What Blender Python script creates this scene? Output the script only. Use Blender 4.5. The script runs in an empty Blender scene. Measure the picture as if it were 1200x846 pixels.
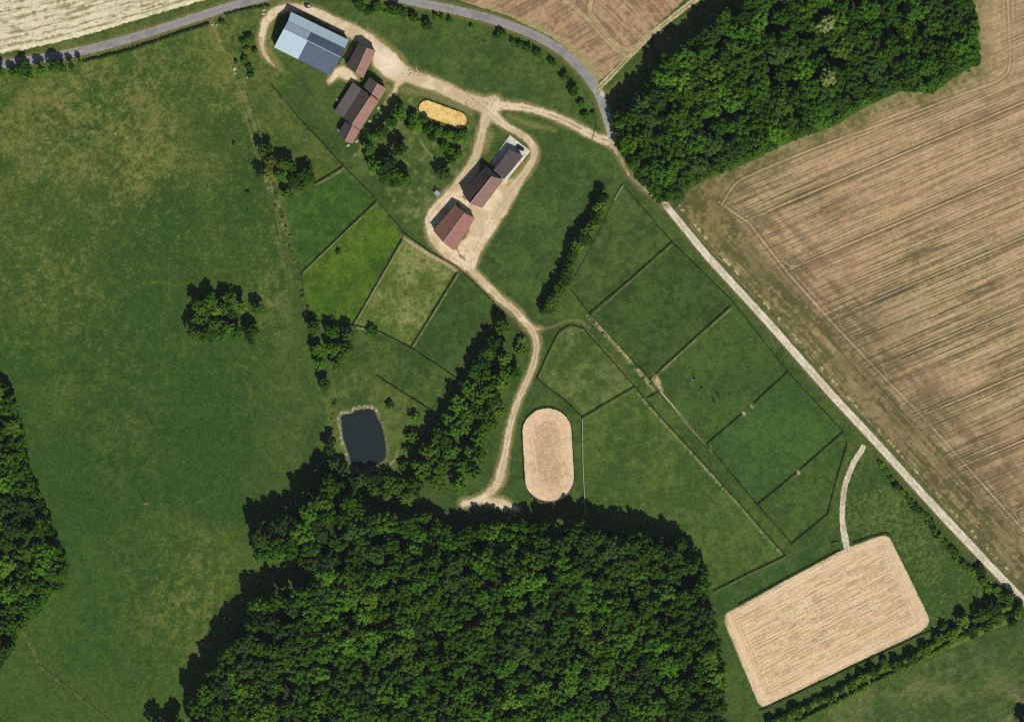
# Aerial view of a horse farm: fields, paddocks, woods, barns and riding arenas, seen from straight above.
import bpy, bmesh, math, random
import numpy as np
from mathutils import Vector, Matrix

random.seed(7)
rng = np.random.default_rng(7)
SC = bpy.context.scene
COL = SC.collection
S = 0.45                       # metres per map unit (the plan below is drawn in map units, x to the right, y downwards)
CX, CY = 600.0, 423.0


def W(x, y, z=0.0):
    return Vector(((x - CX) * S, (CY - y) * S, z))


def lin(r, g, b):
    f = lambda c: c / 12.92 if c <= 0.04045 else ((c + 0.055) / 1.055) ** 2.4
    return np.array([f(r / 255.0), f(g / 255.0), f(b / 255.0)])


# ------------------------------------------------------------------ tagging
def tag(o, label=None, cat=None, group=None, kind=None):
    if label:
        o['label'] = label
    if cat:
        o['category'] = cat
    if group:
        o['group'] = group
    if kind:
        o['kind'] = kind
    return o


def empty(name, loc, rz=0.0):
    o = bpy.data.objects.new(name, None)
    o.empty_display_size = 0.5
    COL.objects.link(o)
    o.location = loc
    o.rotation_euler = (0, 0, rz)
    return o


ORD = ("first second third fourth fifth sixth seventh eighth ninth tenth eleventh twelfth thirteenth fourteenth fifteenth "
       "sixteenth seventeenth eighteenth nineteenth twentieth").split()
TENS = {20: "twenty", 30: "thirty", 40: "forty", 50: "fifty", 60: "sixty", 70: "seventy", 80: "eighty"}


def ordn(n):
    if n <= 20:
        return ORD[n - 1]
    t, u = n // 10 * 10, n % 10
    if u == 0:
        return TENS[t][:-1] + "ieth"
    return TENS[t] + "-" + ORD[u - 1]


# ------------------------------------------------------------------ numpy noise and distances (all in map units)
_T = {}


def vnoise(x, y, seed):
    if seed not in _T:
        _T[seed] = np.random.default_rng(seed).random((256, 256))
    t = _T[seed]
    xi, yi = np.floor(x).astype(np.int64), np.floor(y).astype(np.int64)
    fx, fy = x - xi, y - yi
    fx, fy = fx * fx * (3 - 2 * fx), fy * fy * (3 - 2 * fy)
    x0, x1, y0, y1 = xi % 256, (xi + 1) % 256, yi % 256, (yi + 1) % 256
    return (t[y0, x0] * (1 - fx) + t[y0, x1] * fx) * (1 - fy) + (t[y1, x0] * (1 - fx) + t[y1, x1] * fx) * fy


def fbm(x, y, scale, octs=4, seed=1, gain=0.55):
    a, s, n = 1.0, 0.0, 0.0
    x, y = x / scale, y / scale
    for k in range(octs):
        c, d = math.cos(0.7 * k), math.sin(0.7 * k)
        s = s + a * vnoise(x * c - y * d + 17.3 * k, x * d + y * c + 5.1 * k, seed + 31 * k)
        n += a
        a *= gain
        x, y = x * 2.03, y * 2.03
    return s / n


def sstep(a, b, x):
    t = np.clip((x - a) / (b - a), 0, 1)
    return t * t * (3 - 2 * t)


def line_dist(X, Y, pts):
    """Distance to a polyline minus its (interpolated) radius, plain distance, signed lateral offset, arc length."""
    best = np.full(X.shape, 1e9)
    dist = np.full(X.shape, 1e9)
    lat = np.zeros(X.shape)
    arc = np.zeros(X.shape)
    s0 = 0.0
    for a, b in zip(pts[:-1], pts[1:]):
        ra = a[2] if len(a) > 2 else 0.0
        rb = b[2] if len(b) > 2 else 0.0
        dx, dy = b[0] - a[0], b[1] - a[1]
        L2 = dx * dx + dy * dy
        L = math.sqrt(L2)
        t = np.clip(((X - a[0]) * dx + (Y - a[1]) * dy) / L2, 0, 1)
        d = np.hypot(X - a[0] - t * dx, Y - a[1] - t * dy)
        e = d - (ra + (rb - ra) * t)
        m = e < best
        best = np.where(m, e, best)
        dist = np.where(m, d, dist)
        lat = np.where(m, ((X - a[0]) * dy - (Y - a[1]) * dx) / L, lat)
        arc = np.where(m, s0 + t * L, arc)
        s0 += L
    return best, dist, lat, arc


def poly_sdf(X, Y, poly):
    inside = np.zeros(X.shape, bool)
    d = np.full(X.shape, 1e9)
    n = len(poly)
    for i in range(n):
        ax, ay = poly[i]
        bx, by = poly[(i + 1) % n]
        dx, dy = bx - ax, by - ay
        t = np.clip(((X - ax) * dx + (Y - ay) * dy) / (dx * dx + dy * dy), 0, 1)
        d = np.minimum(d, np.hypot(X - ax - t * dx, Y - ay - t * dy))
        c = ((ay > Y) != (by > Y))
        with np.errstate(divide='ignore', invalid='ignore'):
            xx = (bx - ax) * (Y - ay) / (by - ay if by != ay else 1e-9) + ax
        inside ^= c & (X < xx)
    return np.where(inside, -d, d)


def smooth(pts, n=6):
    """Catmull-Rom through the points (any number of coordinates)."""
    P = [np.array(p, float) for p in pts]
    P = [2 * P[0] - P[1]] + P + [2 * P[-1] - P[-2]]
    out = []
    for i in range(1, len(P) - 2):
        for k in range(n):
            t = k / n
            a, b, c, d = P[i - 1], P[i], P[i + 1], P[i + 2]
            out.append(0.5 * (2 * b + (c - a) * t + (2 * a - 5 * b + 4 * c - d) * t * t + (3 * b - a - 3 * c + d) * t ** 3))
    out.append(P[-2])
    return [tuple(p) for p in out]


def mixc(a, b, t):
    return a + (b - a) * t[..., None]


def full(c, X):
    return np.broadcast_to(c, X.shape + (3,)).astype(float).copy()


# ------------------------------------------------------------------ materials
def nt(name):
    m = bpy.data.materials.new(name)
    m.use_nodes = True
    t = m.node_tree
    for n in list(t.nodes):
        t.nodes.remove(n)
    out = t.nodes.new('ShaderNodeOutputMaterial')
    return m, t, out


def surface_mat(name, scale=2.0, amp=0.35, fine=9.0, bump=0.5, rough=0.95, spec=0.1):
    """Ground-like surface: base colour field from the mesh times two sizes of procedural grain, with bump."""
    m, t, out = nt(name)
    N, L = t.nodes, t.links
    b = N.new('ShaderNodeBsdfPrincipled')
    b.inputs['Roughness'].default_value = rough
    b.inputs['Specular IOR Level'].default_value = spec
    at = N.new('ShaderNodeAttribute')
    at.attribute_name = 'Col'
    geo = N.new('ShaderNodeNewGeometry')
    n1 = N.new('ShaderNodeTexNoise')
    n1.inputs['Scale'].default_value = 1.0 / scale
    n1.inputs['Detail'].default_value = 3
    n1.inputs['Roughness'].default_value = 0.7
    L.new(geo.outputs['Position'], n1.inputs['Vector'])
    mr = N.new('ShaderNodeMapRange')
    mr.inputs['From Min'].default_value = 0.36
    mr.inputs['From Max'].default_value = 0.64
    mr.clamp = False
    mr.inputs['To Min'].default_value = 1 - amp
    mr.inputs['To Max'].default_value = 1 + amp
    L.new(n1.outputs['Fac'], mr.inputs['Value'])
    mx = N.new('ShaderNodeVectorMath')
    mx.operation = 'MULTIPLY'
    L.new(at.outputs['Color'], mx.inputs[0])
    L.new(mr.outputs['Result'], mx.inputs[1])
    L.new(mx.outputs['Vector'], b.inputs['Base Color'])
    if bump:
        n2 = N.new('ShaderNodeTexNoise')
        n2.inputs['Scale'].default_value = 1.0 / fine * 9
        n2.inputs['Detail'].default_value = 3
        L.new(geo.outputs['Position'], n2.inputs['Vector'])
        bp = N.new('ShaderNodeBump')
        bp.inputs['Strength'].default_value = bump
        bp.inputs['Distance'].default_value = 0.25
        L.new(n2.outputs['Fac'], bp.inputs['Height'])
        L.new(bp.outputs['Normal'], b.inputs['Normal'])
    L.new(b.outputs['BSDF'], out.inputs['Surface'])
    return m


def plain_mat(name, rgb, rough=0.7, noise=0.25, scale=1.0, metal=0.0, spec=0.3, bump=0.0):
    m, t, out = nt(name)
    N, L = t.nodes, t.links
    b = N.new('ShaderNodeBsdfPrincipled')
    b.inputs['Roughness'].default_value = rough
    b.inputs['Metallic'].default_value = metal
    b.inputs['Specular IOR Level'].default_value = spec
    c = lin(*rgb)
    tc = N.new('ShaderNodeTexCoord')
    n1 = N.new('ShaderNodeTexNoise')
    n1.inputs['Scale'].default_value = scale
    n1.inputs['Detail'].default_value = 4
    L.new(tc.outputs['Object'], n1.inputs['Vector'])
    mr = N.new('ShaderNodeMapRange')
    mr.inputs['From Min'].default_value = 0.3
    mr.inputs['From Max'].default_value = 0.7
    mr.inputs['To Min'].default_value = 1 - noise
    mr.inputs['To Max'].default_value = 1 + noise
    L.new(n1.outputs['Fac'], mr.inputs['Value'])
    mx = N.new('ShaderNodeVectorMath')
    mx.operation = 'MULTIPLY'
    mx.inputs[0].default_value = tuple(c)
    L.new(mr.outputs['Result'], mx.inputs[1])
    L.new(mx.outputs['Vector'], b.inputs['Base Color'])
    if bump:
        bp = N.new('ShaderNodeBump')
        bp.inputs['Strength'].default_value = bump
        L.new(n1.outputs['Fac'], bp.inputs['Height'])
        L.new(bp.outputs['Normal'], b.inputs['Normal'])
    L.new(b.outputs['BSDF'], out.inputs['Surface'])
    return m


def roof_mat(name, rgb, rib=0.9, across=True, amp=0.16, stain=0.28, rough=0.75, metal=0.0, spec=0.2):
    """Roof covering: ribs or tile courses along the UV (metres) plus weather stains."""
    m, t, out = nt(name)
    N, L = t.nodes, t.links
    b = N.new('ShaderNodeBsdfPrincipled')
    b.inputs['Roughness'].default_value = rough
    b.inputs['Metallic'].default_value = metal
    b.inputs['Specular IOR Level'].default_value = spec
    uv = N.new('ShaderNodeUVMap')
    sp = N.new('ShaderNodeSeparateXYZ')
    L.new(uv.outputs['UV'], sp.inputs[0])
    ma = N.new('ShaderNodeMath')
    ma.operation = 'MULTIPLY'
    ma.inputs[1].default_value = 2 * math.pi / rib
    L.new(sp.outputs['X' if across else 'Y'], ma.inputs[0])
    si = N.new('ShaderNodeMath')
    si.operation = 'SINE'
    L.new(ma.outputs[0], si.inputs[0])
    m1 = N.new('ShaderNodeMapRange')
    m1.inputs['From Min'].default_value = -1
    m1.inputs['To Min'].default_value = 1 - amp
    m1.inputs['To Max'].default_value = 1 + amp
    L.new(si.outputs[0], m1.inputs['Value'])
    # streaks that run down the slope
    mp = N.new('ShaderNodeMapping')
    mp.inputs['Scale'].default_value = (0.9, 0.16, 1)
    L.new(uv.outputs['UV'], mp.inputs['Vector'])
    n1 = N.new('ShaderNodeTexNoise')
    n1.inputs['Scale'].default_value = 1.0
    n1.inputs['Detail'].default_value = 6
    n1.inputs['Roughness'].default_value = 0.65
    L.new(mp.outputs['Vector'], n1.inputs['Vector'])
    m2 = N.new('ShaderNodeMapRange')
    m2.inputs['From Min'].default_value = 0.3
    m2.inputs['From Max'].default_value = 0.7
    m2.inputs['To Min'].default_value = 1 - stain
    m2.inputs['To Max'].default_value = 1 + stain
    L.new(n1.outputs['Fac'], m2.inputs['Value'])
    mm = N.new('ShaderNodeMath')
    mm.operation = 'MULTIPLY'
    L.new(m1.outputs['Result'], mm.inputs[0])
    L.new(m2.outputs['Result'], mm.inputs[1])
    mx = N.new('ShaderNodeVectorMath')
    mx.operation = 'MULTIPLY'
    mx.inputs[0].default_value = tuple(lin(*rgb))
    L.new(mm.outputs[0], mx.inputs[1])
    L.new(mx.outputs['Vector'], b.inputs['Base Color'])
    bp = N.new('ShaderNodeBump')
    bp.inputs['Strength'].default_value = 0.25
    bp.inputs['Distance'].default_value = 0.05
    L.new(si.outputs[0], bp.inputs['Height'])
    L.new(bp.outputs['Normal'], b.inputs['Normal'])
    L.new(b.outputs['BSDF'], out.inputs['Surface'])
    return m


def leaf_mat(name, rgb_a, rgb_b, transl=0.32, vary=0.35):
    m, t, out = nt(name)
    N, L = t.nodes, t.links
    oi = N.new('ShaderNodeObjectInfo')
    geo = N.new('ShaderNodeNewGeometry')
    n1 = N.new('ShaderNodeTexNoise')
    n1.inputs['Scale'].default_value = 0.45
    n1.inputs['Detail'].default_value = 3
    L.new(geo.outputs['Position'], n1.inputs['Vector'])
    ad = N.new('ShaderNodeMath')
    ad.operation = 'MULTIPLY_ADD'
    ad.inputs[1].default_value = 0.55
    L.new(oi.outputs['Random'], ad.inputs[0])
    sb = N.new('ShaderNodeMath')
    sb.operation = 'MULTIPLY_ADD'
    sb.inputs[1].default_value = 1.1
    sb.inputs[2].default_value = -0.33
    L.new(n1.outputs['Fac'], sb.inputs[0])
    L.new(sb.outputs[0], ad.inputs[2])
    cr = N.new('ShaderNodeMix')
    cr.data_type = 'RGBA'
    cr.inputs[6].default_value = (*lin(*rgb_a), 1)
    cr.inputs[7].default_value = (*lin(*rgb_b), 1)
    L.new(ad.outputs[0], cr.inputs[0])
    # per-tree brightness
    mr = N.new('ShaderNodeMapRange')
    mr.inputs['To Min'].default_value = 1 - vary
    mr.inputs['To Max'].default_value = 1 + vary
    wn = N.new('ShaderNodeTexWhiteNoise')
    wn.noise_dimensions = '1D'
    L.new(oi.outputs['Random'], wn.inputs['W'])
    L.new(wn.outputs['Value'], mr.inputs['Value'])
    mx = N.new('ShaderNodeVectorMath')
    mx.operation = 'MULTIPLY'
    L.new(cr.outputs[2], mx.inputs[0])
    L.new(mr.outputs['Result'], mx.inputs[1])
    d = N.new('ShaderNodeBsdfDiffuse')
    tr = N.new('ShaderNodeBsdfTranslucent')
    ms = N.new('ShaderNodeMixShader')
    ms.inputs[0].default_value = transl
    L.new(mx.outputs['Vector'], d.inputs['Color'])
    L.new(mx.outputs['Vector'], tr.inputs['Color'])
    L.new(d.outputs[0], ms.inputs[1])
    L.new(tr.outputs[0], ms.inputs[2])
    L.new(ms.outputs[0], out.inputs['Surface'])
    return m


# ------------------------------------------------------------------ mesh helpers
def np_mesh(name, V, F, mat=None, cols=None):
    """Mesh from numpy arrays: V (n,3), F (m,k) with k = 3 or 4."""
    me = bpy.data.meshes.new(name)
    n, m, k = len(V), len(F), F.shape[1]
    me.vertices.add(n)
    me.vertices.foreach_set('co', np.ascontiguousarray(V, np.float32).ravel())
    me.loops.add(m * k)
    me.loops.foreach_set('vertex_index', np.ascontiguousarray(F, np.int32).ravel())
    me.polygons.add(m)
    me.polygons.foreach_set('loop_start', np.arange(0, m * k, k, dtype=np.int32))
    me.polygons.foreach_set('loop_total', np.full(m, k, np.int32))
    if cols is not None:
        a = me.color_attributes.new('Col', 'FLOAT_COLOR', 'POINT')
        c4 = np.ones((n, 4), np.float32)
        c4[:, :3] = np.clip(cols, 0.0, 1.0)
        a.data.foreach_set('color', c4.ravel())
    me.update(calc_edges=True)
    if mat:
        me.materials.append(mat)
    return me


def link(name, me, parent=None, loc=None):
    o = bpy.data.objects.new(name, me)
    COL.objects.link(o)
    if parent:
        o.parent = parent
    if loc is not None:
        o.location = loc
    return o


def sheet(name, xs, ys, z, colour, mat, keep=None):
    """A flat sheet on the grid xs x ys (map units); keep(X, Y) picks the cells, colour(X, Y) gives the base colour."""
    X, Y = np.meshgrid(xs, ys)
    nx, ny = len(xs), len(ys)
    idx = np.arange(nx * ny).reshape(ny, nx)
    F = np.stack([idx[1:, :-1], idx[1:, 1:], idx[:-1, 1:], idx[:-1, :-1]], -1).reshape(-1, 4)
    if keep is not None:
        k = keep(0.5 * (X[:-1, :-1] + X[1:, 1:]), 0.5 * (Y[:-1, :-1] + Y[1:, 1:])).ravel()
        F = F[k]
    used, inv = np.unique(F.ravel(), return_inverse=True)
    F = inv.reshape(-1, 4)
    x, y = X.ravel()[used], Y.ravel()[used]
    V = np.stack([(x - CX) * S, (CY - y) * S, np.full(x.shape, z)], -1)
    o = link(name, np_mesh(name, V, F, mat, colour(x, y)))
    o['kind'] = 'structure'
    return o


class MB:
    """Collects boxes, prisms and panels, then links them as one mesh object."""

    def __init__(self):
        self.v, self.f, self.uv = [], [], []

    def add(self, V, F, uv=None):
        b = len(self.v)
        self.v += [tuple(p) for p in V]
        for i, f in enumerate(F):
            self.f.append([b + j for j in f])
            self.uv.append(uv[i] if uv else [(0, 0)] * len(f))

    def box(self, c, size, rz=0.0, tilt=None):
        sx, sy, sz = size[0] / 2, size[1] / 2, size[2] / 2
        R = Matrix.Rotation(rz, 3, 'Z')
        if tilt:
            R = R @ Matrix.Rotation(tilt, 3, 'Y')
        P = [Vector(c) + R @ Vector((x, y, z)) for z in (-sz, sz) for y in (-sy, sy) for x in (-sx, sx)]
        self.add(P, [(0, 2, 3, 1), (4, 5, 7, 6), (0, 1, 5, 4), (1, 3, 7, 5), (3, 2, 6, 7), (2, 0, 4, 6)])

    def bar(self, a, b, w, h):
        """Beam from a to b, w wide and h high (upright cross-section)."""
        a, b = Vector(a), Vector(b)
        d = (b - a)
        n = Vector((-d.y, d.x, 0))
        n = n.normalized() * w / 2 if n.length > 1e-6 else Vector((w / 2, 0, 0))
        up = d.cross(n).normalized() * h / 2
        P = [a - n - up, a + n - up, a + n + up, a - n + up, b - n - up, b + n - up, b + n + up, b - n + up]
        self.add(P, [(0, 1, 2, 3), (7, 6, 5, 4), (0, 4, 5, 1), (1, 5, 6, 2), (2, 6, 7, 3), (3, 7, 4, 0)])

    def tube(self, a, b, r0, r1, n=8, cap=True):
        a, b = Vector(a), Vector(b)
        d = (b - a).normalized()
        u = d.orthogonal().normalized()
        w = d.cross(u)
        P = []
        for c, r in ((a, r0), (b, r1)):
            for k in range(n):
                t = 2 * math.pi * k / n
                P.append(c + (u * math.cos(t) + w * math.sin(t)) * r)
        F = [(k, (k + 1) % n, n + (k + 1) % n, n + k) for k in range(n)]
        if cap:
            F += [tuple(range(n))[::-1], tuple(range(n, 2 * n))]
        self.add(P, F)

    def panel(self, quad, t):
        """Slab under the four points of quad (order: ridge a, ridge b, eave b, eave a), thickness t, UV in metres."""
        q = [Vector(p) for p in quad]
        dn = Vector((0, 0, -t))
        P = q + [p + dn for p in q]
        e = (q[1] - q[0])
        e.normalize()
        uv = []
        for p in q:
            r = p - q[0]
            u = r.dot(e)
            uv.append((u, (r - e * u).length))
        F = [(0, 1, 2, 3), (7, 6, 5, 4), (0, 4, 5, 1), (1, 5, 6, 2), (2, 6, 7, 3), (3, 7, 4, 0)]
        if (q[1] - q[0]).cross(q[3] - q[0]).z < 0:
            F = [f[::-1] for f in F]
        uu = [[uv[j % 4] for j in f] for f in F]
        self.add(P, F, uu)

    def build(self, name, mat, parent=None, bevel=0.0):
        me = bpy.data.meshes.new(name)
        me.from_pydata(self.v, [], self.f)
        ul = me.uv_layers.new(name='UVMap')
        i = 0
        for u in self.uv:
            for q in u:
                ul.data[i].uv = q
                i += 1
        me.materials.append(mat)
        me.update()
        o = link(name, me, parent)
        if bevel:
            b = o.modifiers.new('bevel', 'BEVEL')
            b.width = bevel
            b.segments = 2
        return o
# ------------------------------------------------------------------ the plan
MAIN_ROAD = smooth([(-60, 84, 4.6), (0, 76, 4.7), (87, 62, 4.8), (150, 46, 4.8), (212, 26.5, 4.8), (275, 6.5, 4.8), (330, -7, 4.8), (395, -13, 4.8),
                    (455, -4.5, 4.8), (490, 3.5, 4.8), (527, 10.8, 4.8), (574, 22.5, 4.9), (622, 39.5, 4.9), (657, 59, 5.0), (681, 81.5, 5.2), (700, 106, 5.6),
                    (709.5, 132, 5.2), (715.5, 154, 4.8), (718, 170, 4.2)])
FARM_TRACK = [(779.5, 240, 3.9), (830, 301.5, 4.3), (899, 376.5, 4.4), (972, 459.5, 4.5), (1026, 517.5, 4.4), (1083, 580.5, 4.5), (1103, 602, 4.9), (1155.5, 658, 4.4), (1200, 704, 4.5), (1300, 806, 4.5)]
LINK_TRACK = smooth([(717, 166, 3.5), (727, 186, 2.0), (738, 205, 1.6), (752, 218, 2.6), (768, 232, 1.4), (781, 242, 3)])
DIRT_TRACK = smooth([(701, 104, 3.2), (716, 89, 3.2), (738, 66, 3.3), (764, 40, 3.3), (794, 16, 3.3), (826, -8, 3.3), (870, -40, 3.3)])
FIELD_SW = smooth([(655, -40), (658, -5), (672, 8), (690, 24), (708, 44), (722, 58), (732, 65)])
FIELD_NE = smooth([(694, -40), (694, -5), (691, 12), (698, 25), (712, 42), (728, 57), (742, 56), (757, 43)])

# gravel drives and yards: (x, y, half width)
YARD = [
    smooth([(716, 166, 6.5), (705, 163, 5.5), (692, 157.5, 5.2), (657, 139.5, 5.0), (622, 128, 4.6), (594, 124, 5.2), (572, 124, 9.5), (551, 118, 8.5), (515, 101.5, 8.2), (485, 91.5, 8.5), (469, 84, 10.5),
            (456, 72, 12.5), (442, 58, 9.5), (428, 46, 8.8), (407, 34, 8.2), (385, 23, 7.0), (366, 14, 5.8), (345, 9.5, 4.6), (327, 12, 5.5), (313, 24, 5.6), (308, 40, 4.6), (307, 54, 4.0), (312, 67, 3.2), (321, 77, 1.2)]),
    smooth([(470, 90, 8), (466, 98, 4.5), (463, 106, 2.5), (457, 113, 1.4), (452, 121, 1.0)]),
    smooth([(445, 58, 8), (448, 70, 12), (457, 80, 12), (466, 88, 10)]),
    smooth([(396, 82, 2.5), (401, 87, 5.5), (409, 91, 4.5), (415, 95, 2.5)]),
    smooth([(578, 122, 10), (571, 137, 7.5), (566, 152, 5.6), (557, 184, 5.2), (545, 204, 5.2), (532, 221.5, 5.2), (518, 236.5, 5.4), (507, 249, 5.2), (502.5, 262, 5.0), (508, 280, 5.2), (519, 293, 5.6), (532, 303, 5.6), (547, 312, 6)]),
    smooth([(576, 134, 8), (592, 147, 4.6), (608, 156, 4.4), (620, 165, 4.4), (626, 177, 4.4), (624, 188, 4.6), (616, 201, 5.0), (607, 214, 6.2), (596, 228, 9), (584, 245, 11), (571, 265, 10.5), (561, 283, 9.5), (553, 299, 9), (552, 312, 6.5)]),
    smooth([(545, 240, 7), (560, 252, 10), (557, 275, 9), (545, 292, 9)]),
    smooth([(533, 228, 3), (545, 240, 6), (552, 246, 6)]),
    smooth([(556, 196, 7), (545, 215, 8), (530, 232, 9), (514, 252, 9), (507, 268, 8), (516, 286, 7), (530, 298, 8)]),
    smooth([(386, 96, 3), (396, 86, 6), (405, 86, 7), (414, 92, 5)]),
    smooth([(590, 214, 6), (578, 232, 9), (566, 246, 8)]),
    smooth([(549, 309, 6.0), (557, 321, 5.4), (585, 349, 4.6), (602, 363, 4.4), (614, 376, 4.6), (625, 390, 4.4), (628.5, 405, 4.2), (625, 427, 4.2), (616, 450, 4.2), (607, 470, 4.2), (599, 495, 4.2), (594, 520, 4.4), (589, 545, 5.0),
            (585, 562, 5.6), (574, 577, 5.2), (560, 586, 5), (543, 590, 4)]),
    smooth([(566, 586, 5), (588, 590, 6), (606, 597, 3)]),
    smooth([(622, 384, 3), (629, 385.5, 1.8), (634, 385, 0.6)]),
]
ARENA_TRACK = smooth([(1011.5, 524, 3.2), (1008.5, 530, 3.4), (1000.5, 542, 3.4), (991, 566, 3.3), (987.5, 591, 3.2), (987.5, 613, 3.3), (990.5, 632, 4.2), (993, 644, 3.5)])
ARENA = [(849, 728), (848.8, 722), (852, 717.5), (868, 709.5), (930, 675), (990, 643), (1031, 627.8), (1038, 627.2), (1043, 630.5), (1062, 668), (1087, 720), (1089, 727), (1086, 734.5), (1076, 742),
         (1000, 778), (940, 807), (899, 826.5), (893, 827.5), (888, 823), (868, 775), (852, 738)]
OVAL_A, OVAL_B, OVAL_R = (641.2, 507.5), (644.2, 560), 28.8
PEN_A, PEN_B, PEN_R = (500.5, 127.8), (538, 141.5), 9.6
POND = smooth([(399.7, 489.3), (403, 486), (413, 484.8), (416, 481.5), (429, 479.5), (438, 481), (442, 490), (446, 496.5), (449.8, 512), (451.8, 525), (451, 536.5), (443, 543.3), (430, 547), (418.5, 547), (412, 543.3), (409, 533), (404, 518.5), (400.3, 503)], 3)[:-1]

WOOD_N = [(717, 137), (720, 172), (746, 212), (767, 236), (796, 237), (812.5, 217), (875, 192), (925, 167), (983, 146), (1008, 129), (1054, 108), (1092, 110), (1117, 92), (1150, 75), (1146, 46), (1142, 12), (1141, -40), (885, -40),
          (862, 0), (825, 33), (783, 62), (754, 100), (733, 121)]
WOOD_S = [(222, 880), (222, 826), (252, 771), (283, 728), (297.6, 699), (326, 690), (362, 684), (360, 668), (345, 655), (318, 658), (301, 655), (296, 623), (305, 609), (340, 600), (356, 572), (384, 556), (417, 566), (430, 590), (467, 606), (500, 597), (527, 617),
          (574, 612), (618, 610), (669, 611), (720, 617), (764, 624), (797.5, 627.6), (818, 648), (831, 671), (831, 695), (838, 722), (845, 753), (851.6, 783), (848, 810), (855, 880)]
WOOD_W = [(-50, 425), (0, 440), (22.6, 465), (38, 546), (65, 616), (83, 662), (78, 687), (50, 717), (25, 742), (15, 767), (0, 790), (-50, 800)]

FIELD_E = [(791, 246), (797, 236), (812.5, 217), (875, 192), (925, 167), (983, 146), (1008, 129), (1054, 108), (1092, 110), (1117, 92), (1146, 74), (1143, 46), (1139, 12), (1138, -60), (1300, -60), (1300, 797), (1204, 698), (1161, 654), (1108, 598.5), (1089, 577), (1032, 514), (978, 455.5), (905, 372.5), (836, 297.5)]
FIELD_NW = [(-80, 76), (-20, 66.5), (30, 58), (75, 48), (120, 36), (180, 18), (240, 0), (300, -22), (300, -60), (-80, -60)]
FIELD_NM = [(520, -60), (524, -6), (541, 1.5), (598, 20), (645, 43), (669, 61), (690, 85), (699, 97), (707, 92), (734, 65), (760, 39), (790, 12), (860, -60)]

# fenced paddocks
PAD_BRIGHT = [(442, 237), (473, 278), (414, 380), (364, 376), (354, 321)]
PAD_PALE = [(476, 279), (534, 316), (483, 406), (447, 390), (418, 381)]
PAD_TOPL = [(402, 196), (440, 236), (353, 318), (335, 240), (365, 218)]
PAD_LOW = [(537, 321), (592, 370), (541, 446), (485, 408)]
PAD_R1 = [(730, 219), (787, 284), (692, 367), (667, 338), (719, 236)]
PAD_R2 = [(788, 286), (856, 352), (855, 361), (762, 443), (694, 369)]
PAD_R3 = [(857, 360), (922, 436), (829, 519), (772, 461), (764, 445)]
PAD_R4 = [(924, 437), (987, 506), (888, 591), (830, 521)]
PAD_R5 = [(989, 507), (992, 520), (977, 571), (969, 603), (928, 636), (889, 592)]
PAD_ROUND = [(630, 443), (652, 395), (661, 386), (672, 383), (684, 386), (743, 453), (682, 489), (656, 465)]
PAD_S = [(745, 455), (921, 651), (838, 691), (800, 625), (686, 606), (683, 491)]
LANE = [(668, 340), (692, 368), (763, 447), (774, 462), (828, 521), (888, 592), (928, 638), (921, 651), (868, 591), (823, 541), (778, 493), (744, 453), (686, 385), (640, 386)]
HOMEGARDEN = [(455, 112), (480, 100), (556, 128), (561, 150), (540, 205), (500, 250), (475, 262), (440, 226), (412, 190), (420, 160)]
LOWMEADOW = [(905, 880), (925, 852), (1000, 806), (1085, 768), (1160, 736), (1215, 720), (1300, 800), (1300, 900)]

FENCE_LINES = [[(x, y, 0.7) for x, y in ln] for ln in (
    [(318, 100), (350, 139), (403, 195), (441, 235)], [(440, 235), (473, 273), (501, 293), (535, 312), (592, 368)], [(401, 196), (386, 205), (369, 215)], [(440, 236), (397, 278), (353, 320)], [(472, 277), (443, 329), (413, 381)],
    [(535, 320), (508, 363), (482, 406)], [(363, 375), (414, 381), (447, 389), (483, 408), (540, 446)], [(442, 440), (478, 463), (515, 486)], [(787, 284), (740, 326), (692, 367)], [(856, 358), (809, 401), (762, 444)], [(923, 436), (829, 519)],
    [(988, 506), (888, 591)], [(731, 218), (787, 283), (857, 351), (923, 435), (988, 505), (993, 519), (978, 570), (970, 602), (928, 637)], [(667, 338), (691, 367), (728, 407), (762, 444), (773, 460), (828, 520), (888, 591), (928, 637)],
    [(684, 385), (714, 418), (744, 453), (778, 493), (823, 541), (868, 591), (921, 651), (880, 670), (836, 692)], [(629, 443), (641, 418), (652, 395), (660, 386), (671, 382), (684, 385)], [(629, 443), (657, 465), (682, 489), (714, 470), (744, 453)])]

C = lin
GREEN, GREEN_D, GREEN_Y, DRY, OLIVE = C(58, 84, 33), C(46, 77, 31), C(82, 99, 40), C(122, 114, 62), C(96, 92, 52)


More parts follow.
